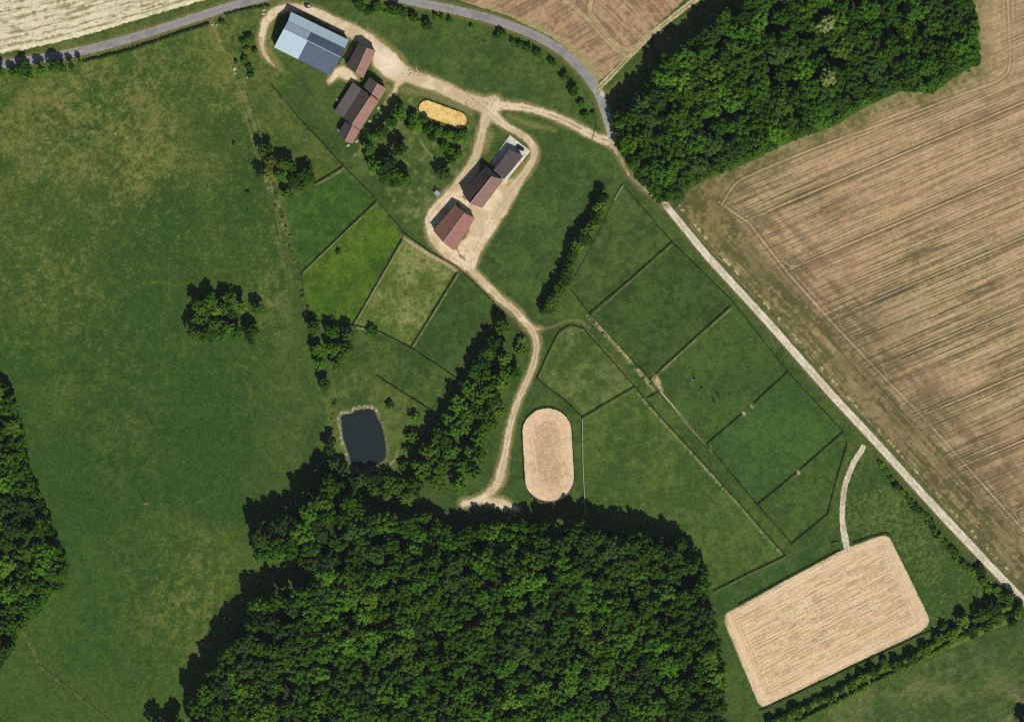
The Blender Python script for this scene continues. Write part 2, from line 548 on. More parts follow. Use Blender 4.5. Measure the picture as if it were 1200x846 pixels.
def ground_colour(X, Y):
    c = full(GREEN, X)
    n1 = fbm(X, Y, 120, 5, 11)
    n2 = fbm(X, Y, 28, 4, 12)
    n3 = fbm(X, Y, 6.5, 3, 13)
    n4 = fbm(X, Y, 2.2, 2, 14)
    # big pasture on the left: mottled, partly dry
    c = mixc(c, GREEN_D, sstep(0.42, 0.62, n1 + 0.35 * (n2 - 0.5)) * 0.8)
    east = sstep(300, 420, X)
    dryzone = (np.exp(-((X - 110) / 90.0) ** 2 - ((Y - 110) / 48.0) ** 2) * 0.9 + np.exp(-((X - 165) / 55.0) ** 2 - ((Y - 190) / 60.0) ** 2) * 0.75
               + np.exp(-((X - 30) / 70.0) ** 2 - ((Y - 170) / 60.0) ** 2) * 0.55 + np.exp(-((X - 140) / 45.0) ** 2 - ((Y - 510) / 60.0) ** 2) * 0.35
               + np.exp(-((X - 325) / 16.0) ** 2 - ((Y - 330) / 70.0) ** 2) * 0.85 + np.exp(-((X - 255) / 20.0) ** 2 - ((Y - 80) / 50.0) ** 2) * 0.55
               + np.exp(-((X - 60) / 60.0) ** 2 - ((Y - 330) / 60.0) ** 2) * 0.3 + np.exp(-((X - 225) / 60.0) ** 2 - ((Y - 700) / 90.0) ** 2) * 0.35
               + np.exp(-((X - 120) / 40.0) ** 2 - ((Y - 410) / 40.0) ** 2) * 0.35 + np.exp(-((X - 290) / 14.0) ** 2 - ((Y - 430) / 60.0) ** 2) * 0.35)
    c = mixc(c, GREEN_Y, np.clip((0.16 + dryzone) * sstep(0.38, 0.66, n2 * 0.42 + n3 * 0.33 + n4 * 0.25) * 1.0, 0, 1) * (1 - 0.75 * east))
    c = mixc(c, DRY, np.clip(dryzone * sstep(0.45, 0.70, n3 * 0.40 + n2 * 0.32 + n4 * 0.28) * 1.05, 0, 0.85) * (1 - 0.75 * east))
    n6 = fbm(X, Y, 170, 3, 16)
    c = mixc(c, C(92, 100, 46), sstep(430, 40, Y + 120 * (n6 - 0.5)) * sstep(0.30, 0.62, n2 * 0.5 + n4 * 0.5) * 0.60 * (1 - east))
    c = mixc(c, C(44, 74, 30), sstep(0.50, 0.64, n6) * 0.6)
    c = mixc(c, C(104, 108, 58), sstep(0.62, 0.74, n4 * 0.6 + n3 * 0.4) * 0.30 * (1 - east) * sstep(560, 260, Y))
    # worn track of tractors down the right edge of the pasture
    lane = smooth([(248, 30, 5), (262, 60, 7), (285, 110, 7), (312, 190, 6), (330, 260, 7), (342, 318, 9), (343, 350, 9), (340, 385, 6), (338, 410, 2)])
    d, _, lat, _ = line_dist(X, Y, lane)
    streak = vnoise(lat / 1.7, Y / 38.0, 40)
    c = mixc(c, C(122, 116, 66), sstep(6, -4, d + 7 * (n2 - 0.5)) * sstep(0.28, 0.70, streak * 0.6 + n3 * 0.4) * 0.8)
    # rough boundary strip between pasture and small paddocks
    strip = smooth([(285, 95, 5), (298, 140, 6), (308, 190, 9), (330, 240, 7), (338, 285, 4.5), (352, 322, 3.5), (358, 350, 3.5), (363, 376, 3.5)])
    d = line_dist(X, Y, strip)[0]
    k = sstep(2.5, -2, d + 5 * (n3 - 0.5))
    c = mixc(c, np.array([0.060, 0.072, 0.024]), k * 0.35 * sstep(130, 230, Y + 60 * (n2 - 0.5)))
    c = mixc(c, C(128, 126, 84), k * sstep(0.50, 0.70, n4 * 0.6 + n3 * 0.4) * 0.8 * sstep(130, 230, Y))

    def near(pts, lim):
        px, py = [p[0] for p in pts], [p[1] for p in pts]
        return (X > min(px) - lim) & (X < max(px) + lim) & (Y > min(py) - lim) & (Y < max(py) + lim)

    def region(poly, col, soft=2.0, k=1.0, wob=1.5):
        m = near(poly, 6)
        d = poly_sdf(X[m], Y[m], poly)
        c[m] = mixc(c[m], col[m] if col.ndim > 1 else col, sstep(soft, -soft, d + wob * (n3[m] - 0.5)) * k)
        return c

    nn = (n2 * 0.6 + n3 * 0.4)
    tone = lambda a, b, lo=0.36, hi=0.64: mixc(full(a, X), b, sstep(lo, hi, nn))

    # everything inside the farm: shorter, darker, more even grass
    c = mixc(c, mixc(full(C(54, 78, 35), X), C(68, 90, 42), sstep(0.3, 0.7, nn)), sstep(330, 385, X + 0.1 * Y) * 0.9)
    c = region([(322, 95), (350, 140), (402, 195), (365, 217), (330, 240), (300, 130), (300, 85)], tone(C(60, 84, 34), C(82, 96, 44)), k=0.8)
    c = region(PAD_TOPL, tone(C(50, 80, 30), C(64, 94, 36)))
    c = region(PAD_BRIGHT, tone(C(56, 86, 24), C(76, 104, 28), 0.3, 0.7))
    d = poly_sdf(X, Y, PAD_PALE)
    c = region(PAD_PALE, mixc(tone(C(76, 98, 40), C(120, 124, 68), 0.36, 0.62), C(56, 84, 32), sstep(0.62, 0.72, n3) * 0.8))
    c = region(PAD_LOW, tone(C(50, 76, 34), C(60, 86, 38)))
    c = region([(418, 384), (447, 392), (484, 410), (539, 448), (516, 487), (442, 441)], tone(C(50, 76, 32), C(70, 92, 44)), k=0.9)
    c = region([(396, 430), (442, 443), (514, 488), (480, 560), (395, 560), (378, 460)], tone(C(58, 80, 34), C(84, 98, 46)), k=0.9)
    big = [(588, 135), (617, 160), (716, 172), (732, 216), (664, 330), (640, 372), (622, 378), (560, 310), (562, 292), (606, 220), (629, 180)]
    c = region(big, tone(C(54, 78, 36), C(66, 90, 42)), k=0.9)
    c = region([(500, 90), (420, 30), (400, 12), (490, 14), (620, 50), (690, 115), (710, 155), (640, 125), (560, 112)], tone(C(56, 80, 36), C(70, 92, 44)), k=0.9)
    for p, a, b in ((PAD_R1, (52, 76, 34), (68, 90, 44)), (PAD_R2, (46, 72, 32), (60, 84, 38)), (PAD_R3, (54, 80, 36), (64, 90, 42)), (PAD_R4, (54, 82, 36), (62, 90, 42)), (PAD_R5, (54, 80, 35), (64, 90, 42))):
        c = region(p, tone(C(*a), C(*b)))
    c = region(PAD_ROUND, tone(C(62, 86, 38), C(90, 104, 54), 0.34, 0.66))
    c = region(PAD_S, tone(C(58, 84, 36), C(74, 96, 44)))
    c = region(LANE, tone(C(56, 80, 35), C(72, 92, 42)), k=0.8)
    c = region(HOMEGARDEN, mixc(tone(C(56, 80, 36), C(84, 98, 48)), C(120, 116, 70), sstep(0.6, 0.75, n3) * 0.5), k=0.8)
    c = region([(990, 530), (1010, 528), (1100, 625), (1190, 712), (1090, 755), (1045, 640), (992, 640), (985, 590)], mixc(full(C(54, 80, 35), X), C(82, 100, 50), sstep(0.4, 0.75, n2 * 0.4 + n4 * 0.6)))
    c = region([(836, 694), (925, 652), (985, 632), (1046, 628), (1092, 728), (890, 835), (850, 740)], tone(C(50, 78, 36), C(62, 88, 42)))
    lat = (X - 900) * 0.42 + (Y - 850) * 0.91
    c = region(LOWMEADOW, mixc(tone(C(58, 82, 40), C(74, 92, 48)), C(104, 106, 60), np.clip(sstep(0.7, 0.9, vnoise(lat / 6.0, X / 120.0, 77)) * 0.22 + sstep(0.5, 0.68, n2) * 0.35, 0, 1) * (0.4 + n3)))
    d = line_dist(X, Y, [(895, 868, 1.6), (925, 852, 1.6), (1000, 808, 1.4), (1085, 770, 1.4), (1200, 720, 1.4)])[0]
    c = mixc(c, C(112, 120, 58), sstep(1.5, -1.5, d + 2 * (n3 - 0.5)) * 0.75)
    c = mixc(c, C(124, 108, 76), np.exp(-((X - 1195) / 14.0) ** 2 - ((Y - 835) / 22.0) ** 2) * sstep(0.4, 0.6, n3) * 0.8)

    # dark green bands along fences, trodden strips, gateways and mown lines
    def worn(pts, col, soft, k, wob=2.2, cut=0.0):
        q = near(pts, 10)
        d = line_dist(X[q], Y[q], pts)[0]
        m = sstep(soft, -soft, d + wob * (n3[q] - 0.5)) * k
        if cut:
            m = m * sstep(cut - 0.12, cut + 0.12, n3[q] * 0.5 + n4[q] * 0.5)
        c[q] = mixc(c[q], col, m)
        return c

    for ln in FENCE_LINES:  # darker green band just up-left of each fence
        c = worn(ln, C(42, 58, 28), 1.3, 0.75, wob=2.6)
    PALE, SANDY = C(138, 136, 94), C(168, 152, 116)
    c = worn([(472, 278, 1.6), (487, 288, 1.4), (502, 298, 1.9), (519, 307, 1.6), (534, 317, 1.6)], SANDY, 1.3, 0.95)
    c = worn([(443, 238, .4), (400, 277, .4), (356, 319, .4)], PALE, 0.9, 0.8)
    c = worn([(474, 281, .6), (445, 329, 1.2), (416, 380, .7)], PALE, 1.1, 0.85)
    c = worn([(537, 322, .5), (484, 407, .4)], PALE, 0.9, 0.75)
    c = worn([(419, 384, 1.2), (436, 388, 1.4), (446, 391, .8)], PALE, 1.2, 0.7)
    c = worn([(403, 198, .6), (388, 208, .6), (370, 217, .4)], C(140, 132, 92), 0.9, 0.7)
    c = worn([(300, 90, .2), (350, 140, .3), (402, 196, .5), (442, 236, .5), (473, 275, .6)], C(128, 128, 84), 0.9, 0.65, cut=0.5)
    c = worn([(691, 371, 2.4), (715, 397, 2.6), (742, 427, 2.2), (760, 449, 1.6), (770, 462, .8)], C(150, 142, 98), 2.0, 0.95, wob=4, cut=0.46)
    c = worn(smooth([(633, 385.5, 1.2), (645, 384, 1.0), (656, 379, 1.0), (668, 376, 1.0), (680, 376, 1.2), (690, 384, 1.2)]), C(120, 114, 76), 1.1, 0.7)
    c = worn(smooth([(634, 389, .6), (646, 388, .6), (656, 384, .6), (668, 381, .6)]), C(62, 66, 40), 1.0, 0.6)
    c = worn([(767, 441, 2.8), (771, 449, 3.4), (775, 458, 1.4)], C(186, 162, 124), 2.4, 0.95, wob=4.5, cut=0.38)
    c = worn([(768, 446, 1.0), (773, 452, 1.0)], C(116, 104, 72), 1.2, 0.7, wob=3, cut=0.5)
    c = worn([(774, 459, .7), (800, 490, .8), (814, 506, .5), (828, 520, .4)], C(190, 182, 140), 0.8, 0.95, wob=1)
    c = worn([(746, 460, .4), (766, 483, 1.0), (800, 520, 1.2), (823, 545, 1.3), (845, 569, 1.2), (869, 595, .9), (895, 627, .7), (919, 652, .6)], C(142, 138, 92), 1.2, 0.85, wob=2.6, cut=0.42)
    c = worn([(857, 362, .5), (800, 412, .5), (776, 434, 1.2)], PALE, 0.9, 0.7)
    c = worn([(788, 287, .2), (740, 329, .3), (694, 370, .3)], PALE, 0.8, 0.6)
    c = worn([(744, 456, .3), (720, 470, .4), (684, 492, .4)], C(120, 122, 76), 0.9, 0.6)
    c = worn([(688, 387, .4), (715, 417, .4), (743, 450, .4)], C(120, 122, 76), 0.8, 0.6)
    c = worn([(631, 443, .4), (653, 396, .5), (662, 387, .5), (673, 384, .5), (684, 388, .4)], C(118, 122, 74), 0.9, 0.65)
    c = worn([(871, 484, 1.6), (873, 486, 1.2)], C(190, 165, 130), 1.2, 0.95)
    c = worn([(880, 475, .8), (882, 477, .6)], C(170, 150, 112), 1.1, 0.85)
    c = worn([(935, 553, 1.3), (936, 555, 1.0)], C(185, 160, 124), 1.2, 0.9)
    c = worn([(832, 523, .8), (834, 529, .8)], C(140, 136, 92), 1.3, 0.8)
    c = worn([(813, 443, 2.8), (813.2, 443, 2.8)], C(104, 108, 64), 2.0, 0.7)
    c = worn([(836, 695, .3), (880, 672, .3), (921, 654, .4)], C(120, 126, 80), 0.8, 0.6)
    c = worn([(170, 590, .6), (172, 590, .6)], C(150, 136, 96), 1.6, 0.9)
    c = worn([(20, 735, 1.5), (33, 748, 1.4), (48, 782, 1.4), (80, 806, .7), (133, 848, .6)], C(106, 104, 62), 1.5, 0.75, cut=0.45)
    c = worn([(593, 535, 1.6), (607, 538, 1.6), (611, 541, 1.2)], C(150, 136, 100), 1.5, 0.6, cut=0.5)
    c = worn(smooth([(492, 165, .5), (500, 176, .9), (506, 183, .7), (511, 192, .6)]), C(150, 142, 100), 1.0, 0.7)
    # mown bands in the lane
    c = worn([(985, 520, 1.5), (1000, 520, 2), (976, 575, 1.5)], C(92, 98, 52), 3, 0.5)
    # verge of the farm track, of the public road and of the gravel drives
    d, _, lat, _ = line_dist(X, Y, FARM_TRACK)
    c = mixc(c, C(94, 98, 52), sstep(9, 0, d + 4 * (n2 - 0.5)) * 0.8 * sstep(240, 246, Y))
    c = mixc(c, C(60, 74, 34), np.exp(-((d - 3.5) / 1.6) ** 2) * 0.6 * sstep(240, 246, Y))
    q = near(MAIN_ROAD, 16)
    d = line_dist(X[q], Y[q], MAIN_ROAD)[0]
    c[q] = mixc(c[q], C(110, 104, 62), sstep(8, 0, d + 5 * (n3[q] - 0.5)) * 0.75)
    c[q] = mixc(c[q], C(66, 84, 38), np.exp(-((d - 4.5) / 1.8) ** 2) * 0.5)
    q = near(LINK_TRACK, 16)
    d = line_dist(X[q], Y[q], LINK_TRACK)[0]
    c[q] = mixc(c[q], C(112, 104, 66), sstep(6, 0, d + 4 * (n3[q] - 0.5)) * 0.75)
    for path in YARD:
        lim = 12
        x0, x1 = min(p[0] for p in path) - lim, max(p[0] for p in path) + lim
        y0, y1 = min(p[1] for p in path) - lim, max(p[1] for p in path) + lim
        m = (X > x0 - 14) & (X < x1 + 14) & (Y > y0 - 14) & (Y < y1 + 14)
        d = line_dist(X[m], Y[m], path)[0]
        c[m] = mixc(c[m], C(136, 124, 80), sstep(4.5, -1, d + 7 * (n2[m] - 0.5)) * 0.8)
    for ln in ([(474, 106, 4), (500, 111, 2.5), (532, 122, 2.5), (552, 134, 2)], [(574, 158, 5), (568, 178, 3)], [(596, 136, 2), (620, 146, 3), (650, 152, 1.5)], [(612, 192, 2.5), (602, 206, 3), (594, 214, 3)], [(448, 96, 3), (456, 106, 3), (462, 118, 3)],
               [(404, 62, 2), (412, 56, 1.5)], [(430, 34, 2), (455, 54, 3), (474, 70, 3)], [(318, 30, 2), (316, 60, 3), (326, 78, 3)], [(520, 110, 1.5), (560, 112, 2)]):
        c = worn(ln, C(126, 120, 68), 4.0, 0.75, wob=7)
    c = worn([(470, 76, 2), (480, 82, 4), (496, 90, 2.5), (520, 100, 1)], C(150, 134, 92), 2.5, 0.8, wob=5)
    c = worn([(600, 212, 3), (590, 222, 4), (580, 236, 3)], C(190, 170, 128), 2.5, 0.7, wob=4)
    c = worn([(405, 65, 1.5), (412, 57, 1.5), (401, 74, 2)], C(140, 128, 84), 1.8, 0.8, wob=3)
    c = worn([(322, 75, 2), (330, 82, 1.6), (340, 88, .5)], C(126, 118, 70), 2.5, 0.5, wob=4)
    # stony bank of the pond
    d = poly_sdf(X, Y, POND)
    west = np.clip(sstep(420, 395, X) + sstep(490, 478, Y), 0, 1)
    c = mixc(c, C(128, 120, 86), sstep(6.0, 2.0, d + 6 * (n3 - 0.5)) * (0.20 + 0.7 * west))
    c = mixc(c, C(172, 164, 136), sstep(5.5, 3.0, d + 5 * (n3 - 0.5)) * sstep(0.52, 0.66, n4) * (0.25 + 0.5 * west))
    c = mixc(c, C(60, 62, 42), sstep(1.4, 0.4, d) * 0.8)
    c = worn(smooth([(466, 528, .6), (462, 540, 1.2), (448, 549, 1.2), (430, 553, 1.4), (416, 553, 1.2)]), C(150, 140, 98), 1.2, 0.75)
    # dark band along the roadside hedge, green strip by the north wood, brown soil below the woods
    c = region([(705, 112), (735, 84), (775, 46), (832, -8), (880, -30), (850, 40), (780, 90), (725, 140)], tone(C(62, 82, 38), C(88, 100, 50)), k=0.9)
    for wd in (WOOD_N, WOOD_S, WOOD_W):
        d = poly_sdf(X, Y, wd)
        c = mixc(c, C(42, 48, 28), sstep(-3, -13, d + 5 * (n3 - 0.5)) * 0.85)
    belt = [(584, 384), (540, 462), (500, 545), (496, 580)]
    d = line_dist(X, Y, belt)[1]
    c = mixc(c, C(66, 76, 36), sstep(26, 14, d + 5 * (n3 - 0.5)) * 0.7)
    # grain
    n5 = vnoise(X / 1.9, Y / 1.9, 15)
    c = mixc(c, c * np.array([1.28, 1.18, 1.35]), sstep(0.82, 0.98, n5) * 0.7)
    g = 0.62 + 0.38 * n3 + 0.38 * n4 + 0.20 * (rng.random(X.shape) - 0.5)
    gr = np.clip((c[:, :, 1] / (c[:, :, 0] + 1e-4) - 1.15) / 0.5, 0, 1) if c.ndim == 3 else np.clip((c[:, 1] / (c[:, 0] + 1e-4) - 1.15) / 0.5, 0, 1)
    c = c * (1 + gr[..., None] * np.array([0.02, -0.04, -0.22]))
    return c * g[..., None]


def far(a, b, n):
    return list(np.linspace(a, b, n, endpoint=False))


gx = np.array(far(-9000, -1200, 4) + far(-1200, -90, 22) + list(np.arange(-90, 1290.1, 1.25)) + list(np.linspace(1340, 2400, 22)) + list(np.linspace(4000, 10000, 4)))
gy = np.array(far(-9000, -1200, 4) + far(-1200, -76, 22) + list(np.arange(-76, 922.1, 1.25)) + list(np.linspace(970, 2200, 22)) + list(np.linspace(4000, 10000, 4)))
M_GRASS = surface_mat('grass_ground', 1.5, 0.20, 9, 0.6)
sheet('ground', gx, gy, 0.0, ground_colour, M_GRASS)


# ------------------------------------------------------------------ crop fields
M_FIELD = surface_mat('stubble_field', 1.3, 0.14, 9, 0.5)
U_E = (0.9205, -0.3907)
E_HEAD = [(842, 237), (876, 260), (925, 322), (976, 379), (1030, 436), (1082, 489), (1130, 543), (1186, 606), (1300, 730)]
E_WOODSIDE = smooth([(846, 240), (862, 216), (885, 203), (960, 172), (1060, 136), (1140, 106), (1172, 93), (1183, 78), (1183, 40), (1180, -20), (1180, -60)])
E_TURNS = []
for k in range(7):
    v = 579.4 + 72.8 * k
    # where the tramline v meets the headland (d = 55), then a rounded turn both ways
    for dd, sgn in ((82, 1), (76, -1)):
        A = np.array([[0.3907, 0.9205], [0.740, -0.6725]])
        p = np.linalg.solve(A, np.array([v + 2.0 * sgn, dd + 782 * 0.740 - 243 * 0.6725]))
        q = np.linalg.solve(A, np.array([v + 1.5 * sgn, 62 + 782 * 0.740 - 243 * 0.6725]))
        r = np.array([q[0] + 0.6725 * 14 * sgn, q[1] + 0.740 * 14 * sgn]) + np.array([0.740, -0.6725]) * (-4.5)
        E_TURNS.append(smooth([tuple(p), tuple(q), tuple(r)], 5))


def field_e_colour(X, Y):
    u, v = X * 0.9205 - Y * 0.3907, X * 0.3907 + Y * 0.9205
    n1, n2, n3 = fbm(X, Y, 110, 4, 51), fbm(X, Y, 24, 4, 52), fbm(X, Y, 4.5, 3, 53)
    _, dt, _, _ = line_dist(X, Y, FARM_TRACK)
    dw = poly_sdf(X, Y, WOOD_N)
    vv = v + 1.2 * (fbm(X, Y, 60, 3, 54) - 0.5)
    r1 = vnoise(vv / 1.25, u / 55.0, 55)
    r2 = vnoise(vv / 3.1, u / 120.0, 56)
    r3 = vnoise(vv / 9.0, u / 260.0, 57)
    per = 0.5 + 0.5 * np.sin(vv * 2 * math.pi / 3.65)
    rows = 0.42 * r1 + 0.20 * r2 + 0.10 * r3 + 0.14 * per + 0.14 * n3
    TAN, PINK, BROWN, OLV = C(172, 149, 110), C(182, 146, 114), C(102, 90, 62), C(98, 95, 60)
    c = mixc(full(BROWN, X), TAN, sstep(0.26, 0.62, rows + 0.25 * (n2 - 0.5)))
    c = mixc(c, C(98, 88, 62), sstep(0.66, 0.90, vnoise(vv / 0.95, u / 38.0, 62)) * 0.7)
    c = mixc(c, C(184, 168, 130), sstep(0.74, 0.94, vnoise(vv / 1.1 + 40, u / 16.0, 63)) * 0.6)
    c = mixc(c, PINK, sstep(0.48, 0.62, n1) * 0.30)
    c = mixc(c, OLV, sstep(0.42, 0.70, 0.55 * r3 + 0.45 * n2) * sstep(0.62, 0.35, rows) * 0.5)
    inner = sstep(50, 60, dt) * sstep(22, 30, dw)
    # tramlines, 4 units apart wheel to wheel
    ph = (v - 579.4 + 36.4) % 72.8 - 36.4
    rut = np.exp(-((np.abs(ph) - 2.0) / 0.75) ** 2)
    c = mixc(c, C(70, 62, 42), np.clip(rut * inner * (0.75 + 0.5 * n2), 0, 1))
    c = mixc(c, C(186, 172, 128), np.exp(-(ph / 0.8) ** 2) * inner * 0.55)
    c = mixc(c, C(104, 96, 64), np.exp(-((np.abs(ph) - 5.4) / 1.2) ** 2) * inner * 0.45)
    # headland strip along the farm track: worked parallel to the track
    _, _, latt, arct = line_dist(X, Y, FARM_TRACK)
    h1 = vnoise(latt / 1.5 + 0.8 * n2, arct / 60.0, 58)
    h2 = vnoise(latt / 5.0, arct / 34.0, 59)
    hc = mixc(full(C(92, 90, 52), X), C(152, 132, 94), sstep(0.36, 0.74, 0.30 * h1 + 0.25 * h2 + 0.45 * n3 + 0.5 * (n2 - 0.5)))
    hc = mixc(hc, C(92, 92, 56), sstep(0.50, 0.68, n2 * 0.7 + n3 * 0.3) * 0.6)
    c = mixc(c, hc, sstep(55, 47, dt + 7 * (n2 - 0.5)))
    dk = np.exp(-((dt - 80) / 30.0) ** 2) * sstep(0.36, 0.62, n2 * 0.6 + h2 * 0.4)
    c = mixc(c, C(96, 86, 58), dk * 0.6)
    c = mixc(c, c * 0.86, sstep(0.46, 0.60, fbm(X, Y, 70, 3, 64)) * sstep(250, 60, dt))
    # strip along the wood
    g = sstep(28, 6, dw + 12 * (n2 - 0.5))
    c = mixc(c, mixc(full(C(88, 90, 46), X), C(124, 118, 72), sstep(0.36, 0.66, n3 * 0.6 + n2 * 0.4)), g * 0.85)
    tip = np.exp(-((X - 815) / 38.0) ** 2 - ((Y - 252) / 42.0) ** 2)
    c = mixc(c, mixc(full(C(84, 84, 44), X), C(122, 110, 68), sstep(0.42, 0.66, n3 * 0.5 + n2 * 0.5)), np.clip(tip * 1.3, 0, 0.9))
    # headland wheel tracks
    for pts, w in ((E_HEAD, 2.6), (E_WOODSIDE, 2.2)):
        _, d, _, a = line_dist(X, Y, pts)
        br = 0.45 + 0.55 * vnoise(a / 22.0, a * 0, 61)
        c = mixc(c, C(84, 78, 54), np.exp(-((d - w) / 0.9) ** 2) * 0.85 * br)
        c = mixc(c, C(188, 170, 128), np.exp(-(d / 1.0) ** 2) * 0.6 * br)
        c = mixc(c, C(104, 94, 64), np.exp(-((d - 8) / 1.6) ** 2) * 0.4 * br)
    for it_, pts in enumerate(E_TURNS):
        ks = (0.9, 0.3, 0.3, 0.7, 0.25, 0.4, 0.8, 0.2, 0.3, 0.6, 0.2, 0.3, 0.5, 0.7)[it_ % 14]
        m = (X > pts[0][0] - 60) & (X < pts[0][0] + 60) & (Y > pts[0][1] - 60) & (Y < pts[0][1] + 60)
        d = line_dist(X[m], Y[m], pts)[1]
        c[m] = mixc(c[m], C(90, 82, 58), np.exp(-((d - 1.8) / 0.8) ** 2) * 0.55)
        c[m] = mixc(c[m], C(190, 172, 134), np.exp(-(d / 0.9) ** 2) * 0.35 * ks)
        for off in (4.5, 7.2, 10.0):
            c[m] = mixc(c[m], C(92, 84, 58), np.exp(-((d - off) / 0.7) ** 2) * 0.35 * sstep(0.3, 0.6, n2[m]))
        d2 = np.hypot(X[m] - pts[-6][0], Y[m] - pts[-6][1])
        c[m] = mixc(c[m], C(214, 196, 158), np.exp(-(d2 / 2.4) ** 2) * sstep(0.4, 0.6, n3[m]) * 0.8 * ks * ks)
    c = mixc(c, C(164, 142, 106), np.exp(-((X - 1165) / 30.0) ** 2 - ((Y - 40) / 50.0) ** 2) * 0.5)
    # grassy lip by the track, stones along it
    c = mixc(c, C(84, 90, 48), sstep(9, 5.5, dt + 3 * (n3 - 0.5)) * 0.85)
    c = mixc(c, C(190, 180, 130), np.exp(-((dt - 12) / 1.3) ** 2) * sstep(0.56, 0.68, n3) * 0.8)
    c = mixc(c, C(70, 76, 40), np.exp(-((dt - 9) / 1.2) ** 2) * sstep(0.45, 0.6, h2) * 0.7)
    return c * (0.86 + 0.28 * n3 + 0.10 * (rng.random(X.shape) - 0.5))[..., None]


def field_nw_colour(X, Y):
    edge = [(-90, 77), (-20, 66.5), (30, 58), (75, 48), (120, 36), (180, 18), (240, 0), (300, -22)]
    _, d, _, a = line_dist(X, Y, edge)
    n2, n3 = fbm(X, Y, 20, 4, 71), fbm(X, Y, 3.6, 3, 72)
    dd = d + 1.5 * (fbm(X, Y, 50, 2, 75) - 0.5)
    r = 0.34 * vnoise(dd / 1.6, a / 18.0, 73) + 0.20 * vnoise(dd / 5.5, a / 80.0, 74) + 0.14 * (0.5 + 0.5 * np.sin(dd * 2 * math.pi / 8.2)) + 0.32 * n3
    c = mixc(full(C(140, 132, 94), X), C(206, 197, 166), sstep(0.30, 0.58, r + 0.28 * (n2 - 0.5)))
    c = mixc(c, C(112, 104, 68), sstep(0.74, 0.92, vnoise(dd / 1.0, a / 7.0, 76)) * sstep(0.35, 0.65, vnoise(dd / 8.2, a / 60.0, 77)) * 0.8)
    c = mixc(c, C(120, 118, 74), sstep(0.55, 0.75, n3) * sstep(0.55, 0.35, r) * 0.6)
    c = mixc(c, C(222, 214, 180), np.exp(-((d - 3.5) / 2.0) ** 2) * 0.6)
    return c * (0.84 + 0.32 * n3)[..., None]


def field_nm_colour(X, Y):
    n2, n3 = fbm(X, Y, 22, 4, 81), fbm(X, Y, 4.0, 3, 82)
    road = line_dist(X, Y, MAIN_ROAD)
    east = line_dist(X, Y, FIELD_NE)
    # rows follow the road on the left, rise to the right beyond the turning tracks
    a1 = vnoise(road[1] / 1.7, road[3] / 40.0, 83) * 0.6 + vnoise(road[1] / 5.0, road[3] / 70.0, 84) * 0.4
    w = X * 0.5 + Y * 0.87
    a2 = vnoise(w / 1.7, (X - Y) / 50.0, 85) * 0.6 + vnoise(w / 5.0, (X - Y) / 80.0, 86) * 0.4
    side = sstep(-4, 4, -line_dist(X, Y, smooth([(660, -60), (672, 5), (700, 32), (738, 64)]))[2])
    r = a1 * (1 - side) + a2 * side
    c = mixc(full(C(128, 104, 78), X), C(164, 136, 106), sstep(0.30, 0.68, 0.6 * r + 0.4 * n3 + 0.3 * (n2 - 0.5)))
    for pts in (FIELD_SW, FIELD_NE):
        d = line_dist(X, Y, pts)[1]
        c = mixc(c, C(112, 108, 70), np.exp(-((d - 3) / 1.0) ** 2) * 0.55)
        c = mixc(c, C(186, 168, 122), np.exp(-((d - 1.4) / 0.8) ** 2) * 0.7)
    c = mixc(c, C(150, 140, 94), sstep(9.5, 7, road[0] + 2 * (n3 - 0.5)) * 0.75)
    return c * (0.84 + 0.32 * n3)[..., None]


def inside(poly, wob=0.0, seed=3, sc=4.0):
    return lambda X, Y: poly_sdf(X, Y, poly) + wob * (fbm(X, Y, sc, 3, seed) - 0.5) < 0


sheet('stubble_field', np.arange(780, 1290, 0.66), np.arange(-50, 800, 0.66), 0.012, field_e_colour, M_FIELD, inside(FIELD_E, 3.0))
sheet('straw_field', np.arange(-80, 302, 0.85), np.arange(-60, 80, 0.85), 0.012, field_nw_colour, M_FIELD, inside(FIELD_NW, 3.0))
sheet('brown_field', np.arange(516, 862, 0.85), np.arange(-60, 102, 0.85), 0.012, field_nm_colour, M_FIELD, inside(FIELD_NM, 2.5))

# ------------------------------------------------------------------ roads, drives and tracks
M_ROAD = surface_mat('asphalt', 1.4, 0.06, 9, 0.2, 0.85, 0.3)
M_GRAVEL = surface_mat('pale_gravel', 1.4, 0.07, 9, 0.12)
M_SAND = surface_mat('riding_sand', 1.2, 0.06, 9, 0.6)


def road_colour(X, Y):
    e, d, lat, a = line_dist(X, Y, MAIN_ROAD)
    n2, n3 = fbm(X, Y, 16, 3, 91), fbm(X, Y, 2.6, 3, 92)
    c = full(C(128, 128, 126), X)
    c = mixc(c, C(150, 149, 146), np.exp(-((np.abs(lat) - 1.9) / 0.8) ** 2) * 0.6)
    c = mixc(c, C(108, 108, 108), sstep(0.5, 0.7, n2) * 0.5)
    c = mixc(c, C(164, 158, 146), sstep(-1.4, 0, e + 1.2 * (n3 - 0.5)) * 0.7)
    ju = np.exp(-((X - 706) / 7.0) ** 2 - ((Y - 107) / 6.0) ** 2)
    c = mixc(c, C(196, 184, 160), np.clip(ju * 1.6, 0, 1) * sstep(0.45, 0.58, n3) * 0.8)
    c = mixc(c, C(176, 166, 146), sstep(120, 160, Y) * sstep(0.3, 0.6, n3 * 0.6 + n2 * 0.4) * 0.6)
    pa = np.exp(-(((X - 89) * 0.96 - (Y - 62) * 0.26) / 9.0) ** 2 - (((X - 89) * 0.26 + (Y - 62) * 0.96) / 1.3) ** 2)
    c = mixc(c, C(178, 178, 176), np.clip(pa, 0, 1) * 0.8)
    return c * (0.88 + 0.24 * n3)[..., None]


